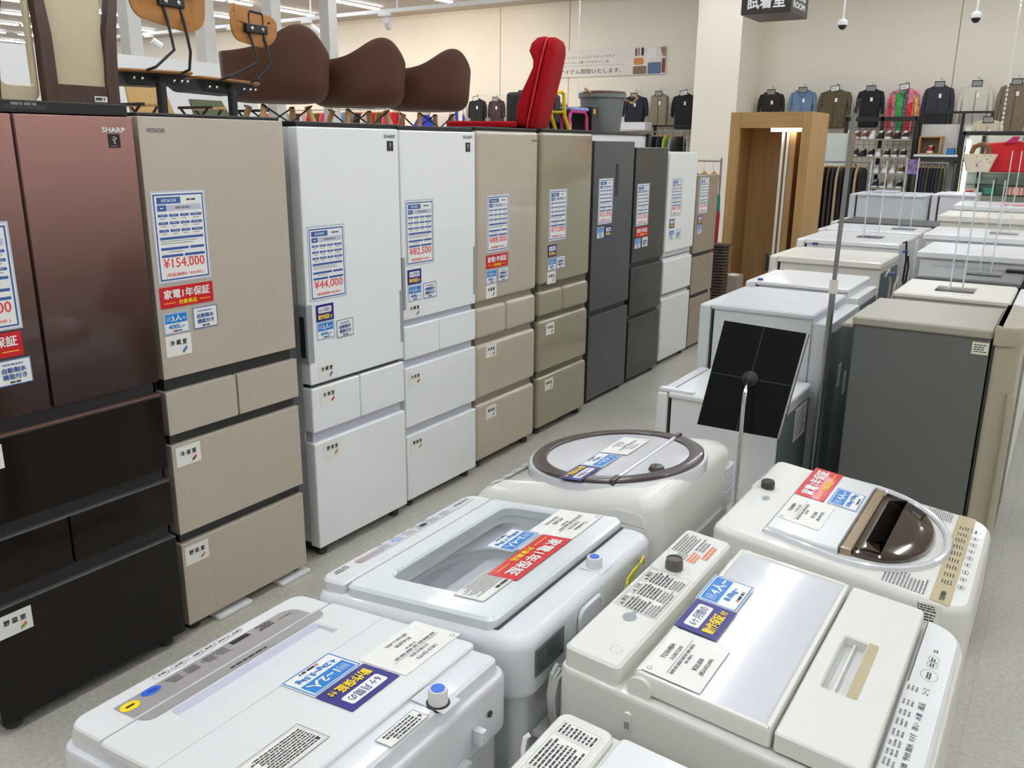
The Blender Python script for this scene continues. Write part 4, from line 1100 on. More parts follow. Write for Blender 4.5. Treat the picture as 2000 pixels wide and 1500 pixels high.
t = small_fridge('white fridge carrying the left hand clear sign holder', -1.40, -.82, 5.32, 5.95, 1.22, -1, M_WHITE, M_WHITE, M_WHITE, top_t=.03)
MB().box((-1.30, 5.31, 1.185), (-1.27, 5.325, 1.20), MATS['blue_clip'], .003).build('hinge_cap', t)
b = MB().tube([(-.815, 5.40, 1.22), (-.80, 5.41, 1.23), (-.79, 5.42, 1.12), (-.795, 5.43, 1.0), (-.785, 5.44, .95), (-.78, 5.46, 1.08), (-.79, 5.47, 1.14)], .006, M_BLACK, 8)
b.tube([(-.812, 5.405, 1.17), (-.785, 5.41, 1.175)], .009, MATS['blue_clip'], 6); b.build('power_cord', t)
t = small_fridge('white fridge carrying the right hand clear sign holder of the left row', -1.46, -.82, 6.06, 6.56, 1.222, -1, M_WHITE, M_WHITE, M_WHITE)
t = small_fridge('white fridge with a charcoal top in front of the tall grey one', -1.52, -.80, 6.66, 7.18, 1.225, -1, M_WHITE, M_CHAR2, M_BLUEG)
t = small_fridge('tall plain grey fridge at the far end of the left row', -1.64, -1.06, 7.78, 8.30, 1.375, -1, M_BLUEG, M_BLUEG, M_BLUEG)
b = MB().box((-1.50, 7.95, 1.375), (-1.30, 8.15, 1.392), M_LIL, .004); b.build('top_tray', t)
t = small_fridge('tall off-white fridge beside the plain grey one at the back', -1.05, -.72, 8.10, 8.60, 1.38, -1, M_FWS, M_FWS, M_FWS)

t = small_fridge('grey sided fridge with taupe top, nearest of the right hand row', -.60, -.085, 3.14, 3.60, 1.18, 1, M_GREYF, M_GREYT, M_GREYD, top_t=.03, over=.006, door_t=.075, crown=.0)
MB().slab(rr(-.165, -.078, 3.13, 3.61, (.004, .05, .05, .004)), [(0, 1.135), (0, 1.185), (.006, 1.195), (.02, 1.198)], M_GREYD).build('door_cap', t)
MB().box((-.64, 3.15, 1.135), (-.60, 3.60, 1.15), M_GREYT, .006).build('rear_spacer', t)
MB().tube([(-.095, 3.135, .30), (-.088, 3.128, .55), (-.086, 3.126, .85), (-.092, 3.134, .98)], .012, M_GREYD, 10).build('handle', t)
b = MB(); P = Pl(b, (-.225, 3.146, 1.095), (1, 0, 0), (0, 0, 1), .001); P.sheet(.05, .042, M_PALEY, .0004); P.rect(.003, .003, .047, .039, PAPER_W, .0003); P.micro(.006, .006, .044, .036, 4, INK, 411, .5); b.build('energy_sticker', t)

t = small_fridge('cream fridge behind the grey one, a clear sign holder on top', -.56, -.10, 3.66, 4.08, 1.20, 1, M_CREAM, M_CREAM, M_WHITE)
b = MB(); P = Pl(b, (-.13, 3.661, 1.09), (1, 0, 0), (0, 0, 1), .001); P.sheet(.05, .05, PAPER_W, .0004); P.micro(.004, .006, .046, .044, 4, GREYINK, 412, .5); b.build('energy_sticker', t)
M_SLATE = mat('slate_top', (104, 106, 106), 0.35, var=0.02)
t = small_fridge('black fridge with slate grey top, third in the right hand row', -.57, -.10, 4.28, 4.72, 1.19, 1, M_BLACK, M_SLATE, M_BLACK)
MB().box((-.24, 4.62, 1.19), (-.10, 4.68, 1.205), M_BLACK, .004).build('top_hinge', t)
t = small_fridge('white fridge behind the slate topped one', -.64, -.10, 4.80, 5.32, 1.246, 1, M_WHITE, M_WHITE, M_WHITE, top_t=.035, over=.012)
t = small_fridge('white fridge fifth in the right hand row', -.70, -.10, 5.38, 5.90, 1.285, 1, M_WHITE, M_WHITE, M_WHITE, top_t=.035, over=.012)
t = small_fridge('cream fridge second from the far end of the right hand row', -.72, -.10, 6.05, 6.52, 1.345, 1, M_CREAM, M_CREAM, M_CREAM, top_t=.04, over=.012)
t = small_fridge('white fridge with red print, last in the right hand row', -.71, -.10, 6.62, 7.20, 1.378, 1, M_WHITE, M_WHITE, M_WHITE, top_t=.035, over=.01)
b = MB(); P = Pl(b, (-.45, 6.72, 1.378), (1, 0, 0), (0, 1, 0), .001); P.micro(0, .0, .26, .28, 2, RED, 5, .35); b.build('red_print', t)

# ------------------------------------------------------------------ clear sign holders, sign board, price pole
G_ACR = glass('clear_acrylic', (252, 253, 254), 0.10, 0.08)
M_PRINT = mat('poster_violet', (150, 120, 170), 0.4, var=0.7, scale=30)
M_EDGE = mat('acrylic_edge_glow', (232, 236, 240), 0.25, alpha=0.55)  # whitish colour stands in for the bright glow along clear edges
def holder(x, y, z, h, label, print_top=False, wd=0.075):
    t = thing('sign_holder', (x, y, z), label, 'sign holder', 'clear sign holders')
    MB().box((x - .07, y - .07, z), (x + .07, y + .07, z + .004), G_ACR, .001).build('base', t)
    MB().box((x - wd / 2, y - .003, z + .004), (x - wd / 2 + .005, y + .014, z + h), M_EDGE).box((x + wd / 2 - .005, y - .003, z + .004), (x + wd / 2, y + .014, z + h), M_EDGE).build('edge_glow', t)
    MB().box((x - wd / 2 + .005, y - .002, z + .004), (x + wd / 2 - .005, y + .001, z + h), G_ACR).build('panel', t)
    if print_top:
        MB().box((x - wd / 2 + .006, y + .002, z + h * .78), (x + wd / 2 - .006, y + .004, z + h * .98), M_PRINT).build('insert', t)
holder(-1.035, 5.62, 1.2215, .45, 'clear acrylic sign holder, tall and empty, left of two on the left hand row', False, .09)
holder(-.955, 6.30, 1.2235, .46, 'clear acrylic sign holder with violet print at its top', True)
holder(-.362, 3.84, 1.2015, .50, 'clear acrylic sign holder on the cream fridge', False, .05)
holder(-.315, 4.50, 1.1915, .42, 'clear acrylic sign holder on the slate topped fridge', False, .05)
holder(-.33, 5.62, 1.2865, .45, 'clear acrylic sign holder far back on the right hand row', False, .05)

t = thing('sign_stand', (-.778, 2.53, 0), 'black sign board seen from behind on a chrome pole', 'sign')
MB().lathe((-.778, 2.53, 0), [(.0, 0), (.12, 0), (.12, .008), (.02, .016), (.012, .02)], M_CHROME, 28).build('base', t)
MB().tube([(-.778, 2.53, .016), (-.778, 2.53, .55), (-.777, 2.53, .98), (-.778, 2.540, 1.012), (-.785, 2.575, 1.030), (-.794, 2.632, 1.034)], .007, M_CHROME, 12).build('pole', t)
c0, c1, c2, c3 = Vector((-.940, 2.58, .870)), Vector((-.678, 2.58, .872)), Vector((-.650, 2.70, 1.189)), Vector((-.916, 2.70, 1.199))
n = (c1 - c0).cross(c3 - c0).normalized()
b = MB().loft([[c0, c1, c2, c3], [c0 - n * .012, c1 - n * .012, c2 - n * .012, c3 - n * .012]], mat('sign_board_black', (5, 5, 6), 0.6, spec=0.15), True, True)
b.build('board', t)
m = (c0 + c1 + c2 + c3) / 4
lerp = lambda a, c, f: a + (c - a) * f
b = MB()
for a, c in ((lerp(c0, c1, .5), lerp(c3, c2, .5)), (lerp(c0, c3, .5), lerp(c1, c2, .5))):
    d = (c - a).normalized(); e = n.cross(d) * .0015
    b.loft([[a + n * .0 - e, a - e + n * .002, a + e + n * .002, a + e], [c - e, c - e + n * .002, c + e + n * .002, c + e]], M_BLACKM)
b.build('rib', t)
MB().lathe(m, [(.026, 0), (.026, .005), (.02, .008), (.02, .012), (.012, .016), (.0, .018)], M_BLACKM, 24, axis=n).build('swivel', t)
b = MB()
e1 = (c2 - c1).normalized()
b.loft([[c1, c1 - n * .014, c1 - n * .014 + (c1 - c0).normalized() * .006, c1 + (c1 - c0).normalized() * .006], [c2, c2 - n * .014, c2 - n * .014 + (c2 - c3).normalized() * .006, c2 + (c2 - c3).normalized() * .006]], M_CHROME)
b.build('edge_trim', t)

t = thing('price_pole', (-.705, 3.32, 0), 'tall thin grey pole with cream joint and clear clip standing between the fridge rows', 'pole')
MB().lathe((-.705, 3.32, 0), [(.0, 0), (.03, 0), (.03, .02), (.012, .03)], M_STEEL, 20).build('base', t)
MB().tube([(-.727, 3.31, .02), (-.724, 3.31, .60), (-.718, 3.31, 1.26)], .0115, M_STEEL, 12).build('pole', t)
MB().tube([(-.718, 3.31, 1.255), (-.7155, 3.31, 1.55), (-.713, 3.31, 1.865)], .0085, M_STEEL, 12).build('pole', t)
MB().tube([(-.7185, 3.31, 1.225), (-.718, 3.31, 1.275)], .0155, M_CREAM, 14).build('joint', t)
b = MB().box((-.722, 3.302, 1.85), (-.704, 3.318, 1.905), G_ACR, .002).box((-.712, 3.304, 1.885), (-.696, 3.314, 1.91), G_ACR, .002); b.build('clip', t)

# ------------------------------------------------------------------ oak fitting booth
M_OAK = mat('oak_veneer', (174, 138, 88), 0.45, var=0.13, scale=3.5, stretch=(9, 9, 0.5))
M_OAKH = mat('oak_veneer_cross', (168, 132, 82), 0.45, var=0.13, scale=3.5, stretch=(0.6, 9, 9))
M_OAKI = mat('oak_inside', (178, 142, 92), 0.45, var=0.12, scale=3.5, stretch=(9, 9, 0.5))
t = thing('fitting_booth', (-2.74, 9.33, 0), 'oak panelled booth with a lit strip under its header, by the pillar', 'booth')
MB().box((-3.15, 9.0, 0), (-3.05, 9.06, 2.08), M_OAK, .003).build('post', t)
MB().box((-2.42, 9.0, 0), (-2.33, 9.06, 2.08), M_OAK, .003).build('post', t)
MB().box((-3.05, 9.005, 1.925), (-2.42, 9.055, 2.08), M_OAKH, .003).build('header', t)
MB().box((-2.35, 9.06, 0), (-2.33, 9.68, 2.08), M_OAK, .002).build('side_panel', t)
MB().box((-3.15, 9.06, 0), (-3.13, 9.68, 2.08), M_OAK, .002).build('side_panel', t)
MB().box((-3.13, 9.66, 0), (-2.35, 9.68, 2.08), M_OAKI, .002).build('back_panel', t)
MB().box((-3.13, 9.06, 2.06), (-2.35, 9.66, 2.08), M_OAK, .002).build('roof_panel', t)
MB().box((-2.562, 9.13, 0.02), (-2.50, 9.64, 1.92), M_OAK, .003).build('door', t)
for x in (-2.642, -2.592):
    MB().box((x, 9.12, 0.02), (x + .026, 9.15, 1.92), M_CREAM, .002).build('track_strip', t)
MB().box((-2.86, 9.62, .55), (-2.78, 9.655, 1.72), M_OAKI, .003).build('rail', t)
LED = emit('booth_led', (255, 240, 236), 16.0)
MB().box((-2.745, 9.07, 1.893), (-2.44, 9.095, 1.925), LED, .003).build('led_strip', t)
solo(MB().box((-2.985, 8.55, 0), (-2.80, 8.75, .47), mat('carton_grey', (150, 140, 126), 0.7), .004).box((-2.92, 8.57, .47), (-2.83, 8.73, .474), PAPER_W), 'carton', 'small pale carton standing at the foot of the oak booth', 'box')

t = thing('wicker_basket', (-2.89, 8.25, 0), 'dark brown ribbed bin between the beige end fridge and the oak booth', 'basket')
b = MB(); M_WICK = mat('wicker_brown', (74, 60, 48), 0.6, var=.1)
for k in range(26):
    z = .03 + .03 * k
    b.slab(rr(-2.96, -2.82, 8.18, 8.34, .03), [(.006, z - .012), (0, z - .006), (0, z + .004), (.006, z + .012)], M_WICK)
b.build('body', t)
MB().slab(rr(-2.965, -2.815, 8.175, 8.345, .03), [(0, .80), (-.003, .81), (0, .822)], M_WICK).build('rim', t)
t = thing('umbrella', (-3.02, 8.42, 0), 'rolled red and teal umbrella standing by the oak booth', 'umbrella')
MB().lathe((-3.02, 8.42, 0), [(.005, 0), (.02, .3), (.035, 1.10), (.03, 1.12)], mat('umbrella_red', (160, 20, 50), 0.6), 14).build('canopy', t)
MB().lathe((-3.02, 8.42, 1.12), [(.03, 0), (.026, .12), (.02, .16), (.0, .165)], mat('umbrella_teal', (20, 110, 96), 0.6), 14).build('cap', t)
t = thing('garment_rail', (-3.2, 8.62, 0), 'grey metal garment rail with wooden hangers behind the last beige fridge', 'rack')
b = MB().tube([(-3.62, 8.62, 1.60), (-3.07, 8.62, 1.60)], .009, M_STEEL, 10); b.build('rail', t)
MB().tube([(-3.08, 8.62, 0), (-3.08, 8.62, 1.63)], .010, M_STEEL, 10).build('post', t); MB().tube([(-3.61, 8.62, 0), (-3.61, 8.62, 1.63)], .010, M_STEEL, 10).build('post', t)
MB().tube([(-3.62, 8.62, 1.46), (-3.07, 8.62, 1.46)], .006, M_STEEL, 8).build('rail', t)
for k in range(3):
    x = -3.16 - .1 * k
    h = thing('hanger', (x, 8.62, 1.60), 'wooden hanger on the grey rail behind the last beige fridge', 'hanger', 'hangers on the grey rail')
    MB().tube([(x, 8.62, 1.50), (x, 8.62, 1.58), (x + .008, 8.625, 1.605)], .002, M_CHROME, 6).build('hook', h)
    MB().loft([[(x - .01, 8.62 + d, 1.505 - abs(d) * .35), (x + .01, 8.62 + d, 1.505 - abs(d) * .35), (x + .01, 8.62 + d, 1.475 - abs(d) * .45), (x - .01, 8.62 + d, 1.475 - abs(d) * .45)] for d in (-.18, -.09, 0, .09, .18)], M_WOODL).build('bar', h)

# ------------------------------------------------------------------ hanging sign, cameras, chains, track lights
t = thing('hanging_sign', (-2.56, 8.26, 2.865), 'black box sign with white characters hanging above the oak booth', 'sign')
M_SGN = mat('sign_brown_black', (40, 34, 33), 0.35, var=.02)
MB().box((-2.78, 8.0, 2.865), (-2.34, 8.53, 3.15), M_SGN, .004).build('body', t)
b = MB(); P = Pl(b, (-2.78, 8.0, 2.865), (1, 0, 0), (0, 0, 1), .001); P.text('試着室', .055, .045, .385, .155, PAPER, .02)
b.build('lettering', t)
b = MB(); P = Pl(b, (-2.34, 8.0, 2.865), (0, 1, 0), (0, 0, 1), .001); P.text('FITTING', .06, .12, .42, .18, PAPER, .02, stretch=True); P.text('ROOM', .06, .05, .42, .10, PAPER, .02, stretch=True); b.build('lettering', t)
for x in (-2.7, -2.42):
    MB().tube([(x, 8.26, 3.15), (x, 8.26, CEIL)], .004, M_STEEL, 6).build('hanger_wire', t)
for x, y, z, l in ((-2.37, 10.0, 2.98, 'white dome camera on a rod right of the hanging sign'), (-1.12, 10.0, 2.97, 'white dome camera on a rod at the upper right')):
    t = thing('security_camera', (x, y, z - .06), l, 'camera')
    MB().tube([(x, y, z + .06), (x, y, CEIL)], .010, M_WHITE, 8).build('rod', t)
    MB().lathe((x, y, z), [(.045, -.005), (.05, .0), (.05, .03), (.03, .055), (.012, .06)], M_WHITE, 20).build('housing', t)
    MB().lathe((x, y, z), [(.0, -.05), (.025, -.042), (.040, -.02), (.043, -.004)], M_BLACK, 20).build('dome', t)
def chain(x, y, z0, z1, label):
    b = MB(); n = int((z1 - z0) / .045)
    for k in range(n):
        z = z0 + .045 * k
        b.loft([[(x + dx, y + dy, z + q * .034) for dx, dy in ((-w, -.004), (w, -.004), (w, .004), (-w, .004))] for q, w in ((0, .003), (.25, .009), (.75, .009), (1, .003))], MATS['white_enamel'])
    solo(b, 'chain', label, 'chain')
chain(-6.5, 11.8, 2.45, CEIL, 'pale chain hanging in front of the wall banner')
chain(-.80, 10.6, 1.95, CEIL, 'pale chain hanging at the right edge')

t = thing('lighting_track', (-11.5, 10.4, 3.58), 'long white lighting track hung below the ceiling', 'track')
MB().box((-19.0, 10.38, 3.58), (-4.0, 10.42, 3.63), M_WHITE, .004).build('rail', t)
for k in range(8):
    x = -17.5 + 1.75 * k
    MB().tube([(x, 10.4, 3.62), (x, 10.4, CEIL)], .012, M_WHITE, 6).build('drop_rod', t)
SPOTC = emit('spot_lens', (255, 214, 160), 30)
for k, (x, d) in enumerate(((-15.2, -1), (-14.6, 1), (-12.35, 1), (-10.6, 1), (-9.0, -1))):
    t = thing('track_spotlight', (x, 10.4, 3.40), 'small white spotlight on the lighting track', 'spotlight', 'track spotlights')
    MB().box((x - .1, 10.37, 3.54), (x + .1, 10.43, 3.58), M_WHITE, .004).build('adapter', t)
    MB().lathe((x + .02 * d, 10.46, 3.50), [(.055, 0), (.055, .17), (.045, .18)], M_WHITE, 16, axis=(.35 * d, .75, -.55)).build('head', t)
    l = bpy.data.lights.new('spot_lamp', 'SPOT'); l.energy = 70; l.color = (1.0, 0.80, 0.55); l.spot_size = 1.7; l.spot_blend = .8; l.shadow_soft_size = .06
    lo_ = bpy.data.objects.new('spot_lamp', l); COL.objects.link(lo_); lo_.parent = t
    dirv = Vector((.15 * d, .85, -.30)); lo_.rotation_euler = dirv.to_track_quat('-Z', 'Y').to_euler(); lo_.location = (.02 * d + .07 * d, .24, -.02)
# ------------------------------------------------------------------ display platform behind the fridges and what stands on it
M_BOARD = mat('platform_board', (200, 198, 192), 0.6)
def platform(x0, x1, y0, y1, z, label):
    t = thing('display_platform', ((x0 + x1) / 2, (y0 + y1) / 2, 0), label, 'platform')
    MB().box((x0, y0, z - .03), (x1, y1, z), M_BOARD, .004).build('top_board', t)
    MB().box((x0 + .02, y0 + .02, .05), (x0 + .05, y1 - .02, z - .03), M_BOARD).build('back_panel', t)
    for x in (x0 + .05, x1 - .05):
        for y in (y0 + .05, y1 - .05):
            MB().box((x - .025, y - .025, 0), (x + .025, y + .025, z - .03), M_BLACKM).build('leg', t)
platform(-4.35, -3.30, 1.2, 5.4, 1.58, 'long display platform behind the fridges, under the brown shell chairs')
t = thing('display_cabinet', (-3.75, 6.5, 0), 'white cabinet with black top edge and corner post behind the dark fridges', 'cabinet')
MB().box((-4.1, 5.5, .05), (-3.4, 7.5, 1.83), M_WHITE, .004).build('body', t)
MB().box((-4.1, 5.48, 1.83), (-3.385, 7.52, 1.85), M_BLACK, .003).build('top_edge', t)
MB().box((-3.42, 7.48, 0), (-3.37, 7.54, 1.85), M_BLACK, .003).build('corner_post', t)

# brown shell armchairs on dowel legs
M_SHELL = mat('shell_brown', (84, 54, 40), 0.5, var=0.02, spec=0.3)
def shell_chair(cx, cy, z, face, label):
    t = thing('shell_armchair', (cx, cy, z), label, 'chair', 'brown shell armchairs above the white fridges')
    N, K = 56, 12
    def rim(a):
        c = math.cos(a)
        aa = (a + math.pi) % (2 * math.pi) - math.pi
        back = .130 * math.exp(-(abs(aa) / .60) ** 2.2)
        arm = .20 * (0.5 + 0.5 * math.tanh((c + .80) * 7))
        return .05 + arm + back
    rows = []
    for i in range(K + 1):
        f = i / K
        ring_ = []
        for k in range(N):
            a = 2 * math.pi * k / N
            h = rim(a); c = math.cos(a); sn = math.sin(a)
            rr_ = (.275 if c < 0 else .262) * (1 - .0 * f)
            e = .5 + .5 * max(0, -c)
            r_ = rr_ * min(1, (f / .55) ** .62) * (1 + .10 * max(0, f - .55))
            zz = h * (max(0, f - .38) / .62) ** 1.45
            lean = .05 * f * max(0, c)
            fx = r_ * c * 1.0 + lean; fy = r_ * sn * 1.06
            if c < -.45: fx *= 1.06
            ring_.append((fx, fy, zz + .012 * f))
        rows.append(ring_)
    vs = [p for r in rows for p in r]; fs = []
    for i in range(K):
        for k in range(N):
            j = (k + 1) % N
            fs.append((i * N + k, i * N + j, (i + 1) * N + j, (i + 1) * N + k))
    # the back centre points along +x before turning; face = direction the sitter looks
    ca, sa = math.cos(face + math.pi), math.sin(face + math.pi)
    base = z + .375
    V_ = [(cx + x * ca - y * sa, cy + x * sa + y * ca, base + zz) for x, y, zz in vs]
    o = MB().add(V_, fs, M_SHELL).build('shell', t, 60)
    md = o.modifiers.new('thickness', 'SOLIDIFY'); md.thickness = .007; md.offset = 0
    sb = o.modifiers.new('smooth', 'SUBSURF'); sb.levels = 1; sb.render_levels = 1
    for sx in (-1, 1):
        for sy in (-1, 1):
            a0 = (sx * .10, sy * .13); a1 = (sx * .22, sy * .23)
            p0 = (cx + a0[0] * ca - a0[1] * sa, cy + a0[0] * sa + a0[1] * ca, base - .02)
            p1 = (cx + a1[0] * ca - a1[1] * sa, cy + a1[0] * sa + a1[1] * ca, z)
            MB().tube([p0, tuple(.35 * q + .65 * w_ for q, w_ in zip(p1, p0)), p1], [.017, .017, .011], M_WOODL, 12).build('leg', t)
    b = MB()
    for sy in (-1, 1):
        for sx in (-1, 1):
            p0 = (cx + sx * .12 * ca - sy * .15 * sa, cy + sx * .12 * sa + sy * .15 * ca, base - .015)
            p1 = (cx + sx * .19 * ca + sy * .20 * sa, cy + sx * .19 * sa - sy * .20 * ca, z + .13)
            b.tube([p0, p1], .005, M_BLACKM, 6)
    b.build('brace', t)
for k, (cx, cy) in enumerate(((-3.93, 3.60), (-3.93, 4.27), (-3.93, 4.97))):
    shell_chair(cx, cy, 1.587, math.radians(162), ('brown plastic shell armchair nearest the wooden stools', 'brown plastic shell armchair in the middle of three', 'brown plastic shell armchair nearest the red floor chair')[k])

# plywood swivel chairs
M_PLY = mat('plywood', (176, 118, 54), 0.4, var=0.10, scale=3, stretch=(1.5, 1.5, 14), coat=0.2)
def ply_chair(cx, cy, z, W2, zseat, zback, label, tilt, boff):
    t = thing('swivel_chair', (cx, cy, z), label, 'chair', 'plywood swivel chairs above the beige fridge')
    for k in range(5):
        a = 2 * math.pi * k / 5 + .3
        MB().tube([(cx, cy, z + .09), (cx + .11 * math.cos(a), cy + .11 * math.sin(a), z + .07), (cx + .165 * math.cos(a), cy + .165 * math.sin(a), z + .03)], [.022, .016, .012], M_BLACKM, 8).build('base_arm', t)
        MB().lathe((cx + .165 * math.cos(a), cy + .165 * math.sin(a), z), [(.012, 0), (.02, .01), (.02, .03), (.01, .04)], M_BLACK, 12).build('caster', t)
    b = MB().lathe((cx, cy, z), [(.035, .06), (.035, .12), (.028, .13), (.028, .26), (.022, .265), (.022, zseat - z - .05)], M_BLACKM, 18); b.build('column', t)
    # seat: a thin rounded plate
    T_ = lambda x, y: zseat + tilt * (y - cy)
    b = MB().slab(rr(cx - .34, cx + .03, cy - .21, cy + .19, (.10, .07, .07, .10), 6), [(.02, -.012), (.004, -.008), (0, -.003), (.002, .002), (.010, .004), (.05, .0)], M_PLY, T_); b.build('seat', t)
    b = MB().slab(rr(cx - .30, cx + .015, cy - .195, cy + .165, .05), [(.07, -.06), (.05, -.056), (.012, -.022), (.004, -.012)], M_BLACKM, T_)
    for yy in (-.14, -.10, .06, .10, .13):
        b.lathe((cx + .015, cy + yy, zseat - .038), [(.006, 0), (.006, .004), (.0, .006)], M_CHROME, 8, axis=(1, 0, 0))
    b.build('mechanism', t)
    # backrest, gently curved
    H2 = .105 if W2 > .17 else .078
    pts = rr(-W2, W2, -H2, H2, (.085, .085, .04, .04), 6)
    cv = lambda yy: -.045 * (yy / W2) ** 2
    ROT = .16
    xb = cx + .09
    def bp(p, o): 
        yy, zz = p
        return (xb + cv(yy) * -1 + o - .05, cy + boff + yy * math.cos(ROT) + zz * math.sin(ROT) * .6, zback + zz * math.cos(ROT) - yy * math.sin(ROT))
    rings = [[bp(p, o) for p in inset(pts, d)] for d, o in ((.006, -.012), (0, -.008), (0, .0), (.004, .002), (.03, .0025), (.07, .003))]
    MB().loft(rings, M_PLY).build('backrest', t)
    bx = xb - .04
    b = MB()
    for q in (-1, 1):
        yy = cy + boff + .03 + .042 * q
        b.tube([(cx - .05, cy + .10 * q - .01, zseat - .025), (cx + .07, cy + .085 * q + .02, zseat + .01), (bx + .035, yy + .02, zseat + .085), (bx + .02, yy + .01, zback - .08), (bx + .008, yy, zback - .02), (bx + .012, yy, zback + .055)], .0065, M_BLACKM, 8)
    b.tube([(bx + .012, cy + boff - .012, zback + .055), (bx + .012, cy + boff - .005, zback + .068), (bx + .012, cy + boff + .065, zback + .064), (bx + .012, cy + boff + .072, zback + .055)], .0065, M_BLACKM, 8)
    b.build('back_support', t)
    b = MB().box((bx - .008, cy + boff - .037, zback - .028), (bx + .024, cy + boff + .093, zback + .012), M_BLACKM, .004); br = b.build('bracket', t)
    b = MB()
    for yy in (-.005, .06):
        b.lathe((bx + .024, cy + boff + yy, zback - .008), [(.009, 0), (.009, .004), (.0, .006)], M_CHROME, 10, axis=(1, 0, 0))
    b.build('bolt', br)
ply_chair(-3.5, 2.53, 1.58, .19, 2.045, 2.335, 'plywood seat swivel chair, its backrest cut by the upper edge', .02, .015)
ply_chair(-3.5, 2.92, 1.58, .14, 2.030, 2.275, 'plywood seat swivel chair, in front of the first brown shell', -.03, .09)

# dining chairs with dark frames and cream pads
M_WENGE = mat('dark_walnut', (70, 46, 34), 0.45, var=0.15, scale=4, stretch=(10, 10, 1))
M_PAD = mat('cream_leather', (196, 180, 148), 0.5, var=0.02)
def dining(cx, y0, y1, z, label, solid):
    t = thing('dining_chair', (cx, (y0 + y1) / 2, z), label, 'chair', 'cream dining chairs on top at the far left')
    for y, d in ((y0, -1), (y1, 1)):
        pth = [(cx + .0, y, z), (cx, y, z + .40), (cx + .0, y + (.012 if d > 0 else .0), z + .55), (cx - .015, y + (.05 if d > 0 else -.005), z + .72), (cx - .06, y + (.075 if d > 0 else -.01), z + .92)]
        b = MB(); rings = []
        for k, p in enumerate(pth):
            w_ = (.022, .026, .024, .019, .016)[k]
            rings.append([(p[0] - .02, p[1] - w_, p[2]), (p[0] + .02, p[1] - w_, p[2]), (p[0] + .02, p[1] + w_, p[2]), (p[0] - .02, p[1] + w_, p[2])])
        b.loft(rings, M_WENGE).build('rear_leg', t)
        MB().box((cx - .44, y - .02, z), (cx - .40, y + .02, z + .22), M_WENGE, .004).build('front_leg', t)
    MB().box((cx - .012, y0 + .02, z + .30), (cx + .016, y1 - .02, z + .375), M_WENGE, .003).build('rear_rail', t)
    MB().box((cx - .44, y0 - .01, z + .22), (cx - .02, y1 + .01, z + .26), M_WENGE, .004).build('seat_frame', t)
    MB().box((cx - .45, y0 - .01, z + .26), (cx - .03, y1 + .01, z + .30), M_PAD, .02, 3).build('seat_cushion', t)
    if solid:
        rings = []
        for f in range(9):
            q = f / 8; zz = z + .372 + .55 * q; e = .07 * max(0, q - .35)
            ya, yb = y0 + .018 - e * .1, y1 - .018 + e
            xx = cx - .06 * q * q
            rings.append([(xx - .025, ya, zz), (xx + .006, ya, zz), (xx + .012, (ya + yb) / 2, zz), (xx + .006, yb, zz), (xx - .025, yb, zz)])
        MB().loft(rings, M_PAD).build('back_pad', t, 50)
        b = MB(); P = Pl(b, (cx + .017, y0 + .17, z + .315), U, V, .001); P.sheet(.055, .022, PAPER_W, .0004); P.micro(.004, .005, .05, .018, 1, INK, 5, .8); b.build('maker_label', t)
    else:
        pts = rr(y0 + .02, y1 - .018, z + .375, z + .96, .04, 6); pin = rr(y0 + .055, y1 - .058, z + .432, z + .92, .02, 6)
        R = [[(cx - .03, a, c) for a, c in pts], [(cx + .01, a, c) for a, c in pts], [(cx + .015, a, c) for a, c in inset(pts, .012)], [(cx + .012, a, c) for a, c in pin], [(cx - .03, a, c) for a, c in pin]]
        MB().loft(R, M_PAD, False, False).build('back_pad', t, 50)
    return t
dining(-3.37, 1.945, 2.20, 1.58, 'cream backed dining chair with dark walnut posts, solid back', True)
t = thing('dining_chair', (-3.40, 1.79, 1.58), 'cream padded open frame of a dining chair at the left edge', 'chair', 'cream dining chairs on top at the far left')
pts = rr(1.765, 1.916, 1.885, 2.62, (.02, .04, .04, .02), 6); pin = rr(1.775, 1.897, 1.945, 2.58, (.03, .008, .02, .02), 6)
R = [[(-3.41, a, c) for a, c in pts], [(-3.39, a, c) for a, c in pts], [(-3.385, a, c) for a, c in inset(pts, .006)], [(-3.387, a, c) for a, c in inset(pin, -.004)], [(-3.393, a, c) for a, c in pin], [(-3.41, a, c) for a, c in pin]]
MB().loft(R, M_PAD, False, False).build('back_pad', t, 50)
MB().loft([[(-3.42, y - .02, z), (-3.383, y - .02, z), (-3.383, y + .022, z), (-3.42, y + .022, z)] for y, z in ((1.735, 1.585), (1.745, 1.90), (1.76, 2.05), (1.785, 2.20), (1.81, 2.30), (1.86, 2.5))], M_WENGE).build('rear_leg', t)
MB().box((-3.42, 1.88, 1.585), (-3.385, 1.912, 1.89), M_WENGE, .004).build('rear_leg', t)
for y in (1.75, 1.895):
    MB().box((-3.80, y - .018, 1.585), (-3.765, y + .018, 1.80), M_WENGE, .004).build('front_leg', t)
MB().box((-3.81, 1.73, 1.80), (-3.42, 1.92, 1.85), M_PAD, .015).build('seat_cushion', t)

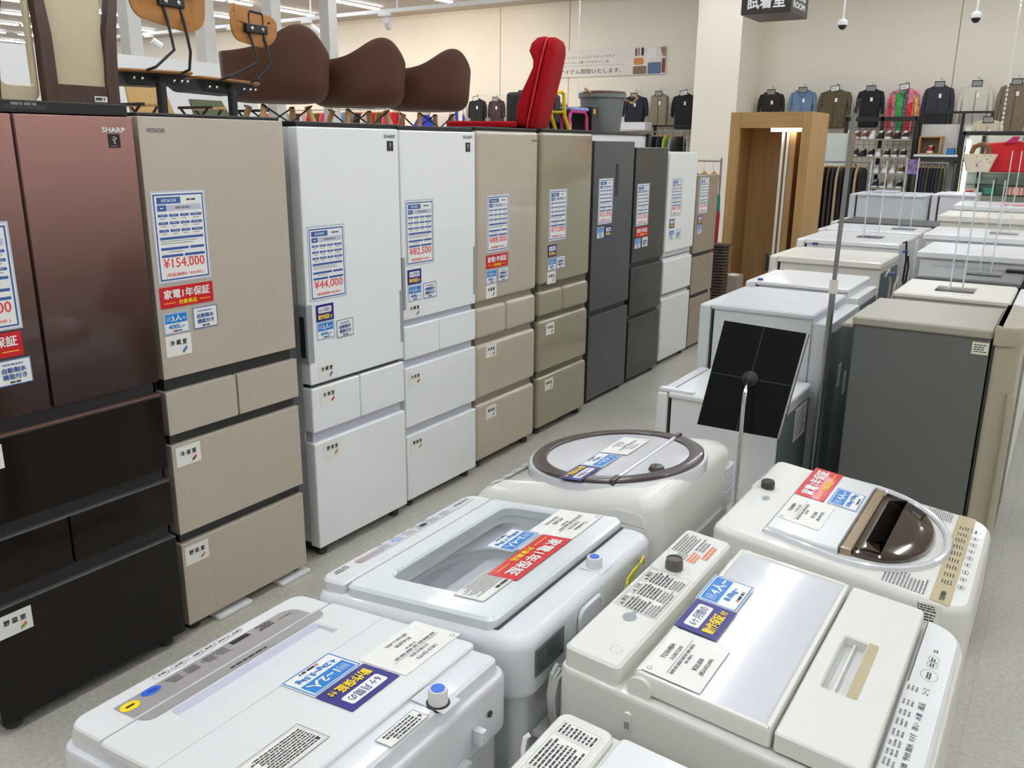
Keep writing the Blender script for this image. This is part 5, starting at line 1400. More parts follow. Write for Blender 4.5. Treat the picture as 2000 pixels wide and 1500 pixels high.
# red floor chair on the beige fridges
M_RED = mat('red_mesh_fabric', (158, 6, 18), 0.8, var=0.06, scale=120, bump=0.2, spec=0.2)
t = thing('floor_chair', (-2.81, 4.57, 1.835), 'bright red folding floor chair on top of the beige fridges', 'chair')
fd = Vector((-.944, -.331, 0)); wd_ = Vector((.331, -.944, 0)); B0 = Vector((-2.81, 4.57, 0))
def lobe(prof, w):
    rings = []
    for z, f0, f1, sh in prof:
        ring_ = []
        for k in range(28):
            a = 2 * math.pi * k / 28
            cf = math.copysign(abs(math.cos(a)) ** .6, math.cos(a)); cw = math.copysign(abs(math.sin(a)) ** .42, math.sin(a))
            p = B0 + fd * ((f0 + f1) / 2 + (f1 - f0) / 2 * cf) + wd_ * (w * sh * cw)
            ring_.append((p.x, p.y, z))
        rings.append(ring_)
    return rings
def lean(z): return -.10 * ((z - 1.84) / .46)
FP = [(1.838, .005, .055, .9), (1.86, -.005, .075, .98), (1.90, -.005, .09, 1), (1.95, -.005, .10, 1), (2.02, -.005, .095, 1), (2.10, -.005, .07, 1), (2.17, -.005, .05, 1), (2.21, -.005, .06, .98), (2.26, -.005, .098, .95), (2.30, -.005, .095, .9), (2.33, .0, .07, .8), (2.34, .02, .045, .5)]
MB().loft(lobe([(z, lean(z) + a, lean(z) + c, sh) for z, a, c, sh in FP], .19), M_RED).build('front_pad', t, 60)
BP = [(1.838, -.055, .0, .92), (1.87, -.06, .005, .98), (2.0, -.065, .005, 1), (2.15, -.072, .005, 1), (2.26, -.07, .005, .97), (2.305, -.06, .005, .9), (2.33, -.045, .0, .75)]
MB().loft(lobe([(z, lean(z) + a, lean(z) + c, sh) for z, a, c, sh in BP], .195), M_RED).build('backrest', t, 60)
pp_ = [B0 + fd * lean(z) + wd_ * (.195 * sh) + Vector((0, 0, z)) for z, a, c, sh in BP]
MB().tube([tuple(p) for p in pp_], .006, mat('red_piping', (206, 30, 34), 0.6), 8).build('piping', t)
q = [B0 + fd * f + wd_ * w + Vector((0, 0, 0)) for f, w in ((.05, .19), (.05, -.19), (.50, -.19), (.50, .19))]
R = []
for d, z in ((.012, 1.836), (0, 1.845), (0, 1.866), (.012, 1.876)):
    R.append([(B0 + fd * f + wd_ * w + Vector((0, 0, z))) for f, w in inset([(.06, -.19), (.46, -.19), (.50, -.14), (.50, .14), (.46, .19), (.06, .19)], d)])
MB().loft([[tuple(p) for p in r] for r in R], M_RED).build('seat', t, 50)
# things on the white cabinet
t = thing('suitcase', (-3.75, 6.1, 1.85), 'black ribbed hard suitcase standing behind the red floor chair', 'suitcase')
M_CASE = mat('suitcase_black', (38, 39, 40), 0.45, var=.03)
MB().box((-3.92, 5.94, 1.90), (-3.67, 6.40, 2.14), M_CASE, .03, 3).build('shell', t)
b = MB()
for k in range(4):
    b.box((-3.678, 5.985 + .10 * k, 1.92), (-3.662, 6.03 + .10 * k, 2.12), M_CASE, .006)
b.build('rib', t)
for y in (6.03, 6.14):
    MB().box((-3.84, y - .03, 2.135), (-3.78, y + .03, 2.155), M_CASE, .006).build('handle', t)
for y in (6.0, 6.34):
    for x in (-3.87, -3.72):
        MB().lathe((x, y, 1.85), [(.02, 0), (.025, .02), (.02, .055)], M_BLACK, 12).build('wheel', t)
t = thing('folding_stand', (-3.54, 6.1, 1.852), 'bent yellow tube frame beside the black suitcase', 'frame')
M_YT = mat('yellow_tube', (236, 200, 20), 0.4)
for x in (-3.48, -3.60):
    MB().tube([(x, 5.98, 2.125), (x, 6.05, 2.14), (x, 6.10, 2.125), (x, 6.11, 2.04), (x, 6.12, 1.96), (x, 6.19, 1.858)], .014, M_YT, 10).build('tube', t)
MB().tube([(-3.48, 6.115, 1.99), (-3.60, 6.115, 1.99)], .011, M_YT, 10).build('crossbar', t)
t = thing('child_stool', (-3.75, 6.62, 1.85), 'pink tube framed stool with a patterned seat beside the grey bin', 'stool')
M_PK = mat('pink_tube', (222, 70, 140), 0.4)
for x in (-3.62, -3.86):
    MB().tube([(x, 6.44, 1.851), (x, 6.44, 1.97), (x, 6.47, 2.01), (x, 6.70, 2.01), (x, 6.74, 1.97), (x, 6.75, 1.851)], .014, M_PK, 10).build('frame', t)
MB().box((-3.88, 6.43, 2.015), (-3.60, 6.75, 2.045), mat('patterned_seat', (150, 150, 220), 0.5, var=.6, scale=40), .012).build('seat', t)
t = thing('speaker_box', (-3.70, 6.86, 1.85), 'small black box between the pink stool and grey bin', 'box')
MB().box((-3.80, 6.80, 1.851), (-3.60, 6.93, 2.06), M_BLACK, .006).build('body', t)
MB().box((-3.601, 6.83, 2.0), (-3.598, 6.86, 2.04), M_YT).build('sticker', t)
t = thing('helmet', (-3.95, 6.95, 1.85), 'dark helmet showing above the pink stool', 'helmet')
MB().lathe((-3.95, 6.85, 1.86), [(.10, 0), (.11, .10), (.10, .17), (.07, .22), (.0, .245)], M_BLACK, 20).build('shell', t)
MB().lathe((-3.95, 6.85, 1.86), [(.112, .10), (.113, .115), (.11, .115)], M_GRIP, 20).build('trim', t)
t = thing('storage_bin', (-3.75, 7.25, 1.85), 'grey round storage bin with brown wooden lid and rope handles', 'bin')
M_BIN = mat('grey_bin', (112, 116, 114), 0.5, var=.03)
MB().lathe((-3.75, 7.27, 1.851), [(.165, 0), (.17, .01), (.20, .30), (.215, .30), (.215, .335), (.205, .335)], M_BIN, 32).build('body', t)
MB().lathe((-3.75, 7.27, 2.186), [(.205, 0), (.212, .006), (.205, .02), (.10, .027), (.0, .028)], mat('brown_lid', (106, 72, 58), 0.35, coat=.5), 32).build('lid', t)
M_ROPE = mat('rope', (176, 140, 90), 0.8)
MB().tube([(-3.60, 7.40, 2.14), (-3.54, 7.46, 2.11), (-3.50, 7.48, 2.16), (-3.56, 7.50, 2.18)], .012, M_ROPE, 8).build('handle', t)
MB().tube([(-3.75, 7.05, 2.15), (-3.73, 7.0, 2.19), (-3.77, 6.97, 2.22)], .010, M_ROPE, 8).build('handle', t)
MB().box((-3.555, 7.39, 2.05), (-3.545, 7.41, 2.13), M_BLACK).build('tag', t)

# ------------------------------------------------------------------ folding lounge chairs in front of the partition
def camp(cx, cy, z, label, m, h=.32, wd=.18):
    t = thing('lounge_chair', (cx, cy, z), label, 'chair', 'folding lounge chairs before the partition')
    MB().loft([[(cx - .02 - .12 * f, cy - wd * (1 - .2 * f), z + .12 + h * f), (cx - .12 * f, cy - wd * (1 - .2 * f), z + .12 + h * f), (cx - .12 * f, cy + wd * (1 - .2 * f), z + .12 + h * f), (cx - .02 - .12 * f, cy + wd * (1 - .2 * f), z + .12 + h * f)] for f in (0, .3, .6, .85, 1)], m).build('sling_back', t)
    MB().box((cx - .02, cy - wd, z + .09), (cx + .36, cy + wd, z + .12), m, .01).build('sling_seat', t)
    for d in (-1, 1):
        MB().box((cx - .02, cy + d * (wd + .02) - .012, z + .235), (cx + .34, cy + d * (wd + .02) + .012, z + .255), M_BLACKM if d > 0 else M_WOODL, .005).build('armrest', t)
        MB().tube([(cx, cy + d * wd, z), (cx + .3, cy + d * (wd + .02), z + .24)], .009, M_BLACKM, 8).build('leg', t)
        MB().tube([(cx + .3, cy + d * wd, z), (cx, cy + d * (wd + .02), z + .24)], .009, M_BLACKM, 8).build('leg', t)
platform(-6.2, -5.0, 2.6, 5.2, 1.72, 'display platform carrying the folding lounge chairs')
camp(-5.5, 3.92, 1.73, 'tan folding lounge chair seen under the first plywood seat', mat('tan_canvas', (196, 160, 100), 0.7))
camp(-5.5, 3.45, 1.73, 'olive beige folding lounge chair left of the tan one', mat('olive_canvas', (168, 156, 116), 0.7), .30, .12)
camp(-5.6, 4.52, 1.73, 'dark green folding lounge chair behind the second plywood seat', mat('green_canvas', (86, 92, 62), 0.7), .20)

# ------------------------------------------------------------------ garments
TAGW = mat('tag_white', (236, 236, 234), 0.5); TAGG = mat('tag_grey', (140, 142, 142), 0.5)
def outline(w, h, sleeves, cuff=0.66):
    L = [(.07, 0), (.14, -.025), (.31, -.085), (.355, -.16), (.36, -.35), (.345, -.65), (.335, -.96), (.28, -1.0), (.0, -1.0)]
    if not sleeves:
        L[3] = (.345, -.15); L[4] = (.35, -.34)
    pts = [(x * w, z * h) for x, z in L]
    return pts + [(-x, z) for x, z in pts[-2::-1]]
def garment(x, z, w, h, m, label, sleeves=True, y=13.72, tag=TAGG, collar=None, extra=None, wall=True, cat='jacket', group='garments hung high along the back wall', cuff=.66):
    t = thing('jacket' if sleeves else 'vest', (x, y, z - h), label, cat, group)
    pts = [(x + a, z + c) for a, c in outline(w, h, sleeves, cuff)][::-1]
    rings = []
    for d, o in ((.018, .055), (.004, .04), (0, .01), (0, -.02), (.006, -.045), (.02, -.055)):
        q = inset(pts, d)
        rings.append([(a, y + o, c) for a, c in q])
    MB().loft(rings, m).build('body', t, 50)
    if sleeves:
        for d in (-1, 1):
            R_ = []
            for fx, fz, r_ in ((.29, -.085, .035), (.345, -.12, .075), (.40, -.26, .078), (.435, -.45, .066), (.445, -cuff + .03, .055), (.44, -cuff, .052)):
                R_.append([(x + d * fx * w + r_ * w * math.cos(2 * math.pi * k / 12), y - .012 + min(.045, r_ * w) * math.sin(2 * math.pi * k / 12), z + fz * h + d * .25 * r_ * w * math.cos(2 * math.pi * k / 12)) for k in range(12)])
            MB().loft(R_ if d < 0 else R_, m).build('sleeve', t, 60)
    if wall: MB().tube([(x, y, z + .062), (x, y + .1, z + .064), (x, 14.0, z + .064)], .004, M_CHROME, 6).build('wall_hook', t)
    MB().tube([(x, y, z - .03), (x, y, z + .035), (x + .018, y, z + .055), (x + .005, y, z + .075), (x - .012, y, z + .062)], .0035, M_CHROME, 6).build('hanger_hook', t)
    a = .35 if tag is TAGW else .0
    c_, s_ = math.cos(a * .5), math.sin(a * .5)
    b = MB(); P = Pl(b, (x - .065, y - .06, z - .055), (c_, 0, s_), (-s_, 0, c_), .001); P.sheet(.13, .085, M_BLACK, .004); P.rect(.010, .010, .12, .072, tag, .0004)
    if tag is TAGW: P.micro(.02, .02, .11, .06, 2, GREYINK, 3, .4)
    b.build('size_board', t)
    b = MB(); P = Pl(b, (x + .005, y - .058, z - .19), (1, 0, 0), (.1, 0, 1), .001); P.sheet(.035, .055, PAPER, .001); b.build('price_tag', t)
    b = MB()
    b.box((x - .003, y - .059, z - h * .97), (x + .003, y - .0545, z - .10), MATS['placket'] if collar is None else collar)
    b.build('placket', t)
    if collar is not None:
        MB().loft([[(x + d * .075 * (1 - q), y - .056 - .006 * q, z - .01 - .10 * q), (x + d * (.075 * (1 - q) + .045), y - .050 - .006 * q, z - .02 - .09 * q), (x + d * (.075 * (1 - q) + .045), y - .046, z - .02 - .09 * q), (x + d * .075 * (1 - q), y - .05, z - .01 - .10 * q)] for d in (1,) for q in (0, .5, 1)], collar).loft([[(x - .075 * (1 - q), y - .056 - .006 * q, z - .01 - .10 * q), (x - (.075 * (1 - q) + .045), y - .050 - .006 * q, z - .02 - .09 * q), (x - (.075 * (1 - q) + .045), y - .046, z - .02 - .09 * q), (x - .075 * (1 - q), y - .05, z - .01 - .10 * q)] for q in (0, .5, 1)], collar).build('collar', t)
    if extra: extra(t, x, y, z, w, h)
    return t
mat('placket', (30, 30, 32), 0.7)
g = lambda n, c, **k: mat(n, c, 0.8, **{**dict(var=.05, scale=9), **k})
def blocks(rows):
    def f(t, x, y, z, w, h):
        for nm, pts, m in rows:
            q = [(x + a * w, z + c * h) for a, c in pts]
            MB().loft([[(a, y - .061, c) for a, c in q], [(a, y - .054, c) for a, c in q]], m).build(nm, t)
    return f
M_G_WH = g('garment_white', (214, 208, 196)); M_G_BL = g('garment_royal_blue', (24, 46, 160)); M_G_BK = g('garment_black', (20, 21, 26))
garment(-10.11, 2.53, .41, .50, M_G_WH, 'white jacket with royal blue panels, far left on the back wall', tag=TAGG,
        extra=blocks([('panel', [(-.10, -.95), (.10, -.95), (.08, -.15), (-.06, -.15)], M_G_BL), ('panel', [(-.48, -.66), (-.34, -.9), (-.34, -.5)], M_G_BL), ('panel', [(.34, -.9), (.48, -.66), (.34, -.5)], M_G_BL)]))
garment(-9.66, 2.55, .42, .52, M_G_BK, 'black jacket with a small white mark left of the floral one', tag=TAGW)
garment(-9.23, 2.54, .38, .50, g('garment_floral', (60, 42, 48), var=.9, scale=26), 'dark floral shirt hung just left of the black suitcase', tag=TAGG)
garment(-6.46, 2.55, .50, .52, g('garment_navy', (28, 32, 44)), 'dark navy jacket hung under the wall banner', tag=TAGG)
garment(-6.02, 2.57, .42, .52, g('garment_khaki_vest', (140, 128, 106)), 'khaki vest between navy and black jackets', False, tag=TAGG, cat='vest')
garment(-5.58, 2.56, .46, .56, M_G_BK, 'black jacket partly hidden by the pillar', tag=TAGW)
garment(-4.18, 2.55, .42, .46, g('garment_dark_brown', (36, 30, 24)), 'dark brown jacket right of the pillar', tag=TAGG, collar=g('collar_dark', (44, 36, 30)))
M_DEN = g('garment_denim', (104, 128, 156), var=.15)
garment(-3.71, 2.57, .42, .48, M_DEN, 'light blue denim jacket above the oak booth', tag=TAGG, collar=g('collar_denim', (92, 116, 146)))
M_OLV = g('garment_olive', (88, 78, 54), var=.25, scale=14, stretch=(1, 1, 3))
garment(-3.24, 2.57, .50, .56, M_OLV, 'olive quilted jacket at the corner of the oak booth', tag=TAGW)
garment(-2.75, 2.57, .40, .55, M_G_BK, 'plain black sweater above the shoe rack', tag=TAGG)
M_GG = g('garment_green', (60, 150, 74), var=.5, scale=22); M_GR = g('garment_red_print', (200, 44, 52), var=.6, scale=24); M_GY = g('garment_yellow_print', (222, 180, 40), var=.5, scale=22); M_GPK = g('garment_pink_print', (210, 120, 140), var=.7, scale=26); M_GBW = g('garment_black_white', (96, 92, 96), var=.95, scale=30)
garment(-2.30, 2.57, .44, .66, M_GPK, 'multicoloured patchwork jacket with a green panel', tag=TAGW, cuff=.9,
        extra=blocks([('panel', [(-.26, -.16), (-.02, -.06), (.0, -.95), (-.14, -.95)], M_GG), ('panel', [(.0, -.10), (.13, -.04), (.12, -.9), (.0, -.95)], M_GBW), ('panel', [(.13, -.35), (.30, -.3), (.26, -.95), (.13, -.9)], M_GR), ('panel', [(.34, -.2), (.40, -.2), (.46, -.6), (.37, -.6)], M_GY), ('panel', [(-.40, -.2), (-.34, -.2), (-.37, -.85), (-.47, -.85)], M_GR)]))
garment(-1.86, 2.60, .42, .66, g('garment_slate', (50, 50, 58)), 'long slate blue shirt right of the patchwork jacket', tag=TAGG, cuff=.9)
garment(-1.40, 2.60, .44, .66, g('garment_ivory', (208, 202, 190)), 'ivory blouse right of the slate shirt', tag=TAGG, cuff=.85)
garment(-.93, 2.61, .44, .66, g('garment_taupe', (122, 106, 88), var=.12, stretch=(6, 6, 1)), 'taupe shirt behind the pale chain at the right edge', tag=TAGG, cuff=.9)
garment(-1.16, 2.12, .38, .42, g('garment_oat', (196, 184, 160)), 'oat sweater with a navy neckline, lower than the ivory blouse', tag=TAGG, y=13.25, wall=False)
t = thing('coat', (-10.75, 13.5, 1.6), 'bright blue coat glimpsed under the last brown shell', 'coat')
MB().lathe((-10.75, 13.5, 1.6), [(.42, 0), (.36, .30), (.20, .56), (.10, .66), (.05, .70)], M_G_BL, 20, sy=.5).build('body', t)
MB().tube([(-10.75, 13.5, 0), (-10.75, 13.5, 1.62)], .015, M_STEEL, 8).build('stand', t)
MB().lathe((-10.75, 13.5, 2.26), [(.11, 0), (.15, .06), (.12, .16), (.05, .17)], M_G_WH, 16, sy=.7).build('collar', t)

# racks along the back wall
def rail_rack(x0, x1, y, z, n, cols, label, gname, ln, w=.46, drop=.7, wood=True, glabel='garment'):
    t = thing('clothes_rail', ((x0 + x1) / 2, y, 0), label, 'rack')
    MB().tube([(x0, y, z), (x1, y, z)], .012, M_STEEL, 10).build('rail', t)
    for x in (x0, x1):
        MB().tube([(x, y, 0), (x, y, z)], .014, M_STEEL, 10).build('post', t)
    for k in range(n):
        x = x0 + .06 + (x1 - x0 - .12) * k / max(1, n - 1)
        c = cols[k % len(cols)]
        o = thing('hung_garment', (x, y, z - ln), ('%s on the %s' % (c[1], glabel)), 'garment', gname)
        m = g(c[0], c[2])
        yy0, yy1 = y - w / 2, y + w / 2
        rings = []
        for q, ex, sh in ((0, .006, .55), (.06, .012, .85), (.2, .0145, 1.0), (1, .016, .95)):
            zz = z - .06 - (ln - .06) * q
            rings.append([(x - ex, yy0 + (1 - sh) * w / 2, zz), (x + ex, yy0 + (1 - sh) * w / 2, zz), (x + ex, yy1 - (1 - sh) * w / 2, zz), (x - ex, yy1 - (1 - sh) * w / 2, zz)])
        MB().loft(rings, m).build('cloth', o)
        MB().tube([(x, y, z - .07), (x, y, z - .0125)], .003, M_CHROME, 6).build('hook', o)
        if wood:
            MB().box((x - .008, y - w * .28, z - .075), (x + .008, y + w * .28, z - .05), M_WOODL, .004).build('hanger_bar', o)
DARK = [('cloth_black', 'black trousers', (20, 20, 22)), ('cloth_navy', 'navy trousers', (28, 32, 52)), ('cloth_char', 'charcoal trousers', (44, 44, 46)), ('cloth_olive', 'olive trousers', (66, 60, 42))]
rail_rack(-1.96, -1.56, 13.16, 1.55, 8, DARK, 'clothes rail of dark trousers under the white display bay', 'trousers on the rail under the white bay', .75, .28, glabel='rail under the white bay')
rail_rack(-1.46, -1.20, 13.16, 1.55, 5, [DARK[0], ('cloth_must', 'mustard trousers', (150, 120, 40)), DARK[2]], 'short clothes rail with wooden hangers left of the red shirt', 'trousers left of the red shirt', .75, .28, glabel='short rail left of the red shirt')
COLR = [('cloth_coral', 'coral top', (200, 70, 64)), ('cloth_black', 'black top', (20, 20, 22)), ('cloth_navy2', 'navy top', (36, 44, 66)), ('cloth_lime', 'lime edged top', (150, 170, 60)), ('cloth_grey', 'grey top', (140, 140, 140)), ('cloth_black', 'black top', (20, 20, 22))]
rail_rack(-6.6, -5.35, 13.2, 1.95, 12, COLR, 'clothes rail with wooden hangers under the navy jacket', 'tops on the rail under the navy jacket', .7, .42, glabel='rail under the navy jacket')
FAR = [('cloth_stripe', 'blue and white top', (120, 150, 190)), ('cloth_grey', 'grey top', (140, 140, 140)), ('cloth_plum', 'dark plum top', (60, 36, 46)), ('cloth_white', 'white top', (206, 202, 196)), ('cloth_red2', 'red top', (190, 30, 44)), ('cloth_moss', 'moss top', (104, 90, 44)), ('cloth_rose', 'rose top', (206, 70, 100)), ('cloth_red2', 'red top', (190, 30, 44)), ('cloth_teal', 'teal grey top', (80, 104, 110))]
rail_rack(-15.6, -10.95, 13.0, 2.36, 26, FAR, 'long clothes rail glimpsed under the brown shell chairs', 'tops glimpsed under the brown shells', .8, .42, glabel='rail under the brown shells')
rail_rack(-3.05, -2.45, 12.6, 1.55, 9, [('cloth_black', 'black coat', (20, 20, 22)), ('cloth_brown', 'brown coat', (70, 50, 36)), ('cloth_char', 'charcoal coat', (44, 44, 46)), ('cloth_sand', 'sand coat', (160, 140, 110))], 'clothes rail of dark coats right of the oak booth', 'coats right of the oak booth', .95, .42, False, glabel='rail right of the oak booth')

# grid panels and shoe rack
def grid(t, x0, x1, y, z0, z1, step, m, name='wire_grid'):
    b = MB(); n = int((x1 - x0) / step)
    for k in range(n + 1):
        x = x0 + k * step; b.box((x - .002, y - .002, z0), (x + .002, y + .002, z1), m)
    for k in range(int((z1 - z0) / step) + 1):
        z = z0 + k * step; b.box((x0, y - .002, z - .002), (x1, y + .002, z + .002), m)
    b.build(name, t)
t = thing('grid_rack', (-6.0, 13.45, 0), 'black grid rack with a white shelf under the navy jacket', 'rack')
for x in (-6.72, -5.95, -5.28):
    MB().box((x - .02, 13.42, 0), (x + .02, 13.46, 2.06), M_BLACKM, .003).build('post', t)
MB().box((-6.72, 13.42, 2.03), (-5.28, 13.46, 2.06), M_BLACKM, .003).build('beam', t)
grid(t, -6.0, -5.30, 13.46, 1.2, 2.02, .09, M_BLACKM)
MB().box((-6.72, 13.15, 1.98), (-6.0, 13.42, 2.10), M_WHITE, .004).build('shelf', t)
t = thing('shoe_rack', (-2.5, 13.4, 0), 'black framed shoe rack with wire grid back', 'rack')
for x in (-2.98, -2.50, -2.05):
    MB().box((x - .022, 13.40, 0), (x + .022, 13.44, 2.16), M_BLACKM, .003).build('post', t)
MB().box((-2.98, 13.40, 2.10), (-2.05, 13.44, 2.16), M_BLACKM, .003).build('beam', t)
grid(t, -2.96, -2.07, 13.45, .5, 2.08, .08, M_BLACKM)
LV = (1.86, 1.62, 1.40, 1.20, .98)
for z in LV:
    MB().box((-2.94, 13.12, z - .02), (-2.07, 13.42, z), M_GREYT, .003).build('shelf', t)
def shoe(x, y, z, m, sole, label, gname):
    t = thing('shoe', (x, y, z), label, 'shoe', gname)
    MB().slab(rr(x - .042, x + .042, y - .13, y + .12, (.035, .035, .038, .038)), [(.004, z), (0, z + .006), (0, z + .028)], sole).build('sole', t)
    rings = []
    for q, hh, hw in ((-.125, .035, .025), (-.10, .06, .036), (-.04, .08, .037), (.0, .10, .034), (.05, .115, .03), (.11, .11, .028)):
        rings.append([(x - hw, y + q, z + .026), (x + hw, y + q, z + .026), (x + hw * .8, y + q, z + hh * .75), (x + hw * .3, y + q, z + hh), (x - hw * .3, y + q, z + hh), (x - hw * .8, y + q, z + hh * .75)])
    MB().loft(rings, m).build('upper', t, 60)
    b = MB()
    for q in range(3):
        b.box((x - .022, y - .055 + .025 * q, z + .082 + .010 * q), (x + .022, y - .047 + .025 * q, z + .09 + .010 * q), PAPER)
    b.build('laces', t)
SC = [((214, 210, 204), 'white'), ((30, 30, 34), 'black'), ((30, 30, 34), 'black'), ((214, 210, 204), 'white'), ((44, 50, 80), 'navy'), ((150, 50, 54), 'red'), ((30, 30, 34), 'black'), ((96, 70, 50), 'brown')]
R6 = random.Random(11)
NTH = ('top', 'second', 'third', 'fourth', 'lowest')
for r, z in enumerate(LV):
    for k in range(8):
        c, cn = SC[R6.randrange(len(SC))]
        x = -2.89 + .106 * k
        shoe(x, 13.27, z + .0005, g('shoe_' + cn, c), M_WHITE if cn != 'black' or k % 2 else M_BLACK, '%s shoe on the %s shelf of the black shoe rack' % (cn, NTH[r]), 'shoes on the black shoe rack')
t = thing('shop_panel', (-3.0, 13.1, 1.5), 'pale panel with an oak edge standing between oak booth and shoe rack', 'panel')
MB().box((-3.22, 13.0, 1.44), (-2.84, 13.06, 1.93), mat('pale_green_grey', (196, 202, 198), 0.5), .004).build('panel', t)
MB().box((-2.84, 12.98, 1.44), (-2.76, 13.08, 1.93), M_OAK, .003).build('oak_edge', t)
MB().tube([(-3.1, 13.03, 0), (-3.1, 13.03, 1.44)], .012, M_STEEL, 8).build('post', t); MB().tube([(-2.85, 13.03, 0), (-2.85, 13.03, 1.44)], .012, M_STEEL, 8).build('post', t)

t = thing('display_bay', (-1.7, 13.6, 0), 'white display bay with black uprights holding an oak cube shelf', 'shelf')
MB().box((-2.02, 13.58, 0), (-1.15, 13.64, 2.06), mat('bay_white', (206, 204, 200), 0.6), .003).build('back_panel', t)
for x in (-2.02, -1.50, -1.16):
    MB().box((x - .018, 13.52, 0), (x + .018, 13.60, 2.22), M_BLACKM, .003).build('upright', t)
MB().box((-2.02, 13.56, 2.20), (-1.15, 13.60, 2.23), M_BLACKM, .003).build('beam', t)
MB().box((-2.02, 13.30, 1.63), (-1.15, 13.58, 1.66), M_WHITE, .003).build('shelf', t)
MB().box((-2.02, 13.30, 1.58), (-1.15, 13.33, 1.63), M_CHAR2).build('shelf_edge', t)
t = thing('cube_shelf', (-1.83, 13.42, 1.66), 'open oak cube standing on the white bay shelf', 'box')
for a_, c_ in (((-1.975, 13.30, 1.661), (-1.955, 13.57, 1.90)), ((-1.715, 13.30, 1.661), (-1.695, 13.57, 1.90)), ((-1.955, 13.30, 1.88), (-1.715, 13.57, 1.90)), ((-1.955, 13.30, 1.661), (-1.715, 13.57, 1.675))):
    MB().box(a_, c_, M_OAK, .002).build('side', t)
MB().box((-1.955, 13.56, 1.675), (-1.715, 13.57, 1.88), M_GREYT).build('back', t)
shoe(-1.83, 13.425, 1.676, g('shoe_red_white', (190, 40, 44)), M_WHITE, 'red and white shoe inside the oak cube', 'shoe in the cube')
solo(MB().box((-1.62, 13.36, 1.661), (-1.52, 13.40, 1.74), M_BLACKM, .003).box((-1.612, 13.358, 1.668), (-1.528, 13.361, 1.733), SKY), 'price_stand', 'small blue card in a black frame on the white bay shelf', 'card')
t = thing('poster', (-1.32, 13.57, 1.68), 'white poster with a dark figure and blue patch right of the oak cube', 'poster')
b = MB().box((-1.46, 13.565, 1.67), (-1.20, 13.575, 2.02), PAPER); P = Pl(b, (-1.46, 13.565, 1.67), (1, 0, 0), (0, 0, 1), .001)
P.micro(.02, .22, .20, .25, 1, GREYINK, 6, .7); P.poly([(.03, .02), (.08, .02), (.09, .10), (.06, .15), (.03, .10)], INK, .0004); P.poly([(.11, .07), (.17, .07), (.16, .13), (.12, .13)], SKY, .0004); P.poly(rr(.04, .08, .12, .16, .018, 3), ORI, .0006)
b.build('sheet', t)

# near rack with the red shirt
t = thing('display_rack', (-.55, 9.0, 0), 'black framed display rack with glass shelves at the right edge', 'rack')
for x in (-.975, .35):
    MB().box((x - .02, 8.98, 0), (x + .02, 9.02, 1.895), M_BLACKM, .003).build('post', t)
MB().box((-.975, 8.98, 1.86), (.35, 9.02, 1.895), M_BLACKM, .003).build('top_bar', t)
for z in (1.535, 1.435, 1.345):
    MB().box((-.95, 8.95, z - .008), (.33, 9.25, z), glass('shelf_glass_%d' % int(z * 1000), (214, 232, 226), 0.2), .002).build('glass_shelf', t)
MB().box((-.84, 9.22, 0), (-.81, 9.25, 1.86), M_BLACKM, .003).build('rear_post', t)
MB().box((-.95, 9.26, 0), (.33, 9.28, 1.86), mat('pale_mint', (206, 212, 196), 0.6)).build('back_panel', t)
TUBEL = emit('display_tube', (255, 252, 250), 9.0)
MB().tube([(-.925, 9.04, 1.25), (-.925, 9.04, 1.82)], .018, TUBEL, 12).build('light_tube', t)
M_RSH = g('shirt_red', (200, 30, 36), var=.08)
t = thing('shirt', (-.52, 9.0, 1.54), 'bright red shirt with magenta collar hung in the display frame', 'shirt')
rings = []
for o, d in ((.03, .012), (.02, 0), (-.02, 0), (-.03, .012)):
    q = inset([(-.77, 1.545), (-.30, 1.545), (-.27, 1.78), (-.40, 1.81), (-.56, 1.81), (-.77, 1.79)], d); rings.append([(a, 8.985 + o, c) for a, c in q][::-1])
MB().loft(rings, M_RSH).build('body', t)
M_MAG = g('shirt_magenta', (190, 30, 96))
for d in (-1, 1):
    MB().loft([[(-.47 + d * .05, 8.935, 1.85), (-.47 + d * .10, 8.935, 1.85), (-.47 + d * .10, 8.96, 1.85), (-.47 + d * .05, 8.96, 1.85)], [(-.47 + d * .07, 8.935, 1.80), (-.47 + d * .17, 8.935, 1.79), (-.47 + d * .17, 8.96, 1.79), (-.47 + d * .07, 8.96, 1.80)]], M_MAG).build('collar', t)
MB().box((-.50, 8.905, 1.80), (-.44, 8.912, 1.85), TAGG).build('size_board', t)
t = thing('handbag', (-.80, 8.92, 1.545), 'cream spotted bag with brown fur trim left of the red shirt', 'bag')
rings = []
for z, a, c in ((1.548, -.90, -.715), (1.60, -.915, -.70), (1.68, -.94, -.67), (1.70, -.945, -.665)):
    rings.append([(x, y, z) for x, y in rr(a, c, 8.84, 8.94, .03, 3)])
MB().loft(rings, mat('bag_cream', (222, 210, 184), 0.7, var=.05)).build('body', t)
b = MB(); R7 = random.Random(2)
for k in range(14):
    x, z = R7.uniform(-.90, -.71), R7.uniform(1.56, 1.69); b.box((x - .004, 8.8365, z - .004), (x + .004, 8.842, z + .004), RED if k % 2 else M_BLACK)
b.build('spots', t)
MB().tube([(-.88, 8.89, 1.70), (-.86, 8.89, 1.76), (-.80, 8.89, 1.785), (-.75, 8.89, 1.76), (-.73, 8.89, 1.70)], .022, mat('fur_brown', (120, 84, 56), 0.9, var=.4, scale=60), 10).build('handle', t)
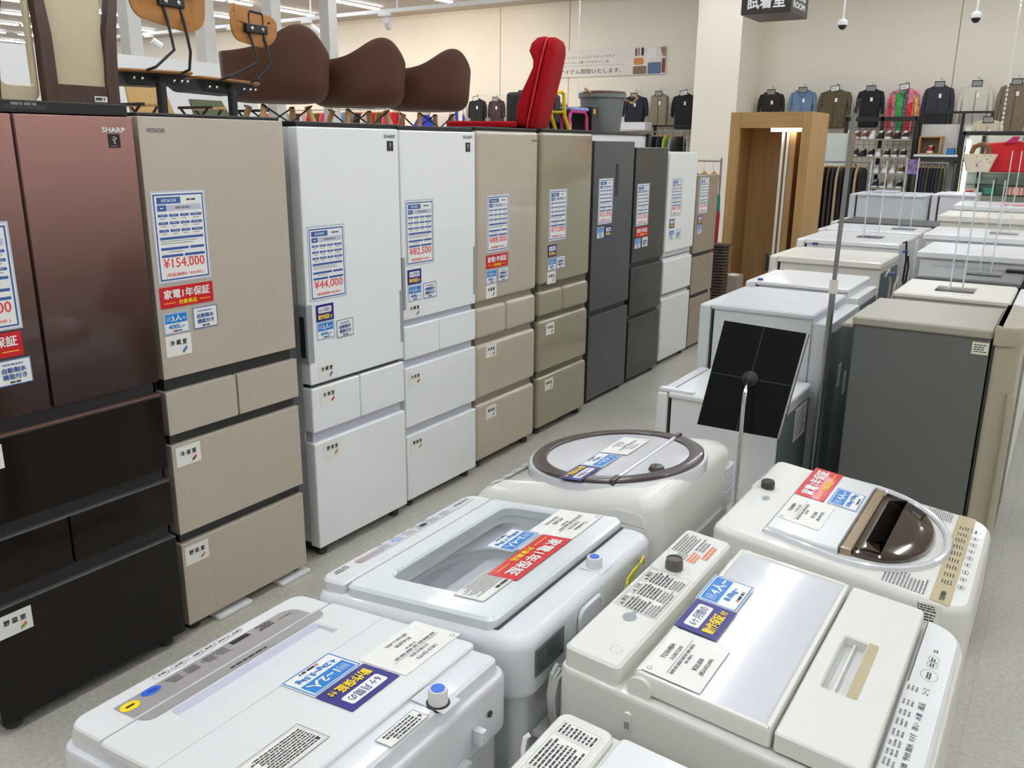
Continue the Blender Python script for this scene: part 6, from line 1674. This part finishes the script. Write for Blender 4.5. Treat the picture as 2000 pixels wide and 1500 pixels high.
for k, (x0, x1, z0, h, c, l) in enumerate(((-.82, -.66, 1.436, .055, (120, 132, 126), 'grey green box under the spotted bag'), (-.74, -.66, 1.346, .065, (60, 150, 130), 'teal box on the lower glass shelf'), (-.56, -.36, 1.346, .075, (216, 130, 116), 'striped coral box on the lower glass shelf'),
                                          (-.895, -.79, 1.346, .05, (222, 200, 186), 'cream and red pouch on the lower glass shelf'))):
    b = MB().box((x0, 8.98, z0), (x1, 9.12, z0 + h), mat('box_%d' % k, c, 0.5), .006)
    if k == 3: b.box((x0 + .01, 8.975, z0 + .01), (x0 + .07, 8.981, z0 + .03), RED)
    if k == 2:
        for q in range(6): b.box((x0 + .02 + .03 * q, 8.977, z0 + .005), (x0 + .028 + .03 * q, 8.981, z0 + h - .005), PAPER)
    solo(b, 'gift_box', l, 'box')

# wall banner
t = thing('wall_banner', (-7.2, 13.96, 2.88), 'long white wall banner with Japanese text and clothing pictures', 'banner')
b = MB().box((-8.6, 13.975, 2.88), (-6.07, 13.985, 3.32), mat('banner_cloth', (224, 218, 212), 0.6, var=.01)); b.build('cloth', t)
b = MB(); P = Pl(b, (-8.6, 13.975, 2.88), (1, 0, 0), (0, 0, 1), .002)
P.text('衣類 / バッグ / シューズ / スポーツクラブ', .32, .300, 1.77, .345, INK)
P.text('ファッション小物 / アクセサリー / 他', .45, .220, 1.60, .262, INK)
P.rect(.30, .180, 1.77, .184, GREYINK)
P.text('ブランドアイテム買取いたします。', .08, .050, 1.76, .130, INK, .012)
b.build('lettering', t)
b = MB(); P = Pl(b, (-8.6, 13.975, 2.88), (1, 0, 0), (0, 0, 1), .002)
for pts, m in ((rr(1.98, 2.02, .30, .42, .008, 2), mat('icon_maroon', (120, 60, 50), .6)), (rr(2.04, 2.06, .30, .43, .006, 2), mat('icon_maroon', (120, 60, 50), .6)), (rr(2.09, 2.14, .30, .43, .02, 2), INK), (rr(1.96, 2.14, .16, .27, .03, 2), mat('icon_tan', (206, 130, 70), .6)),
               (rr(1.95, 2.20, .01, .14, .02, 2), mat('icon_brown', (126, 106, 84), .6)), (rr(2.20, 2.36, .25, .42, .02, 2), mat('icon_white', (232, 230, 228), .6)), (rr(2.22, 2.46, .01, .19, .02, 2), mat('icon_denim', (90, 112, 146), .6)),
               ([(2.43, .42), (2.53, .42), (2.53, .28), (2.48, .28)], mat('icon_khaki', (140, 120, 100), .6)), (rr(2.47, 2.53, .02, .25, .02, 2), mat('icon_maroon', (120, 60, 50), .6))):
    P.poly(pts, m, 0)
b.build('picture', t)

for o in list(bpy.data.objects):
    if '_w' in o: del o['_w']
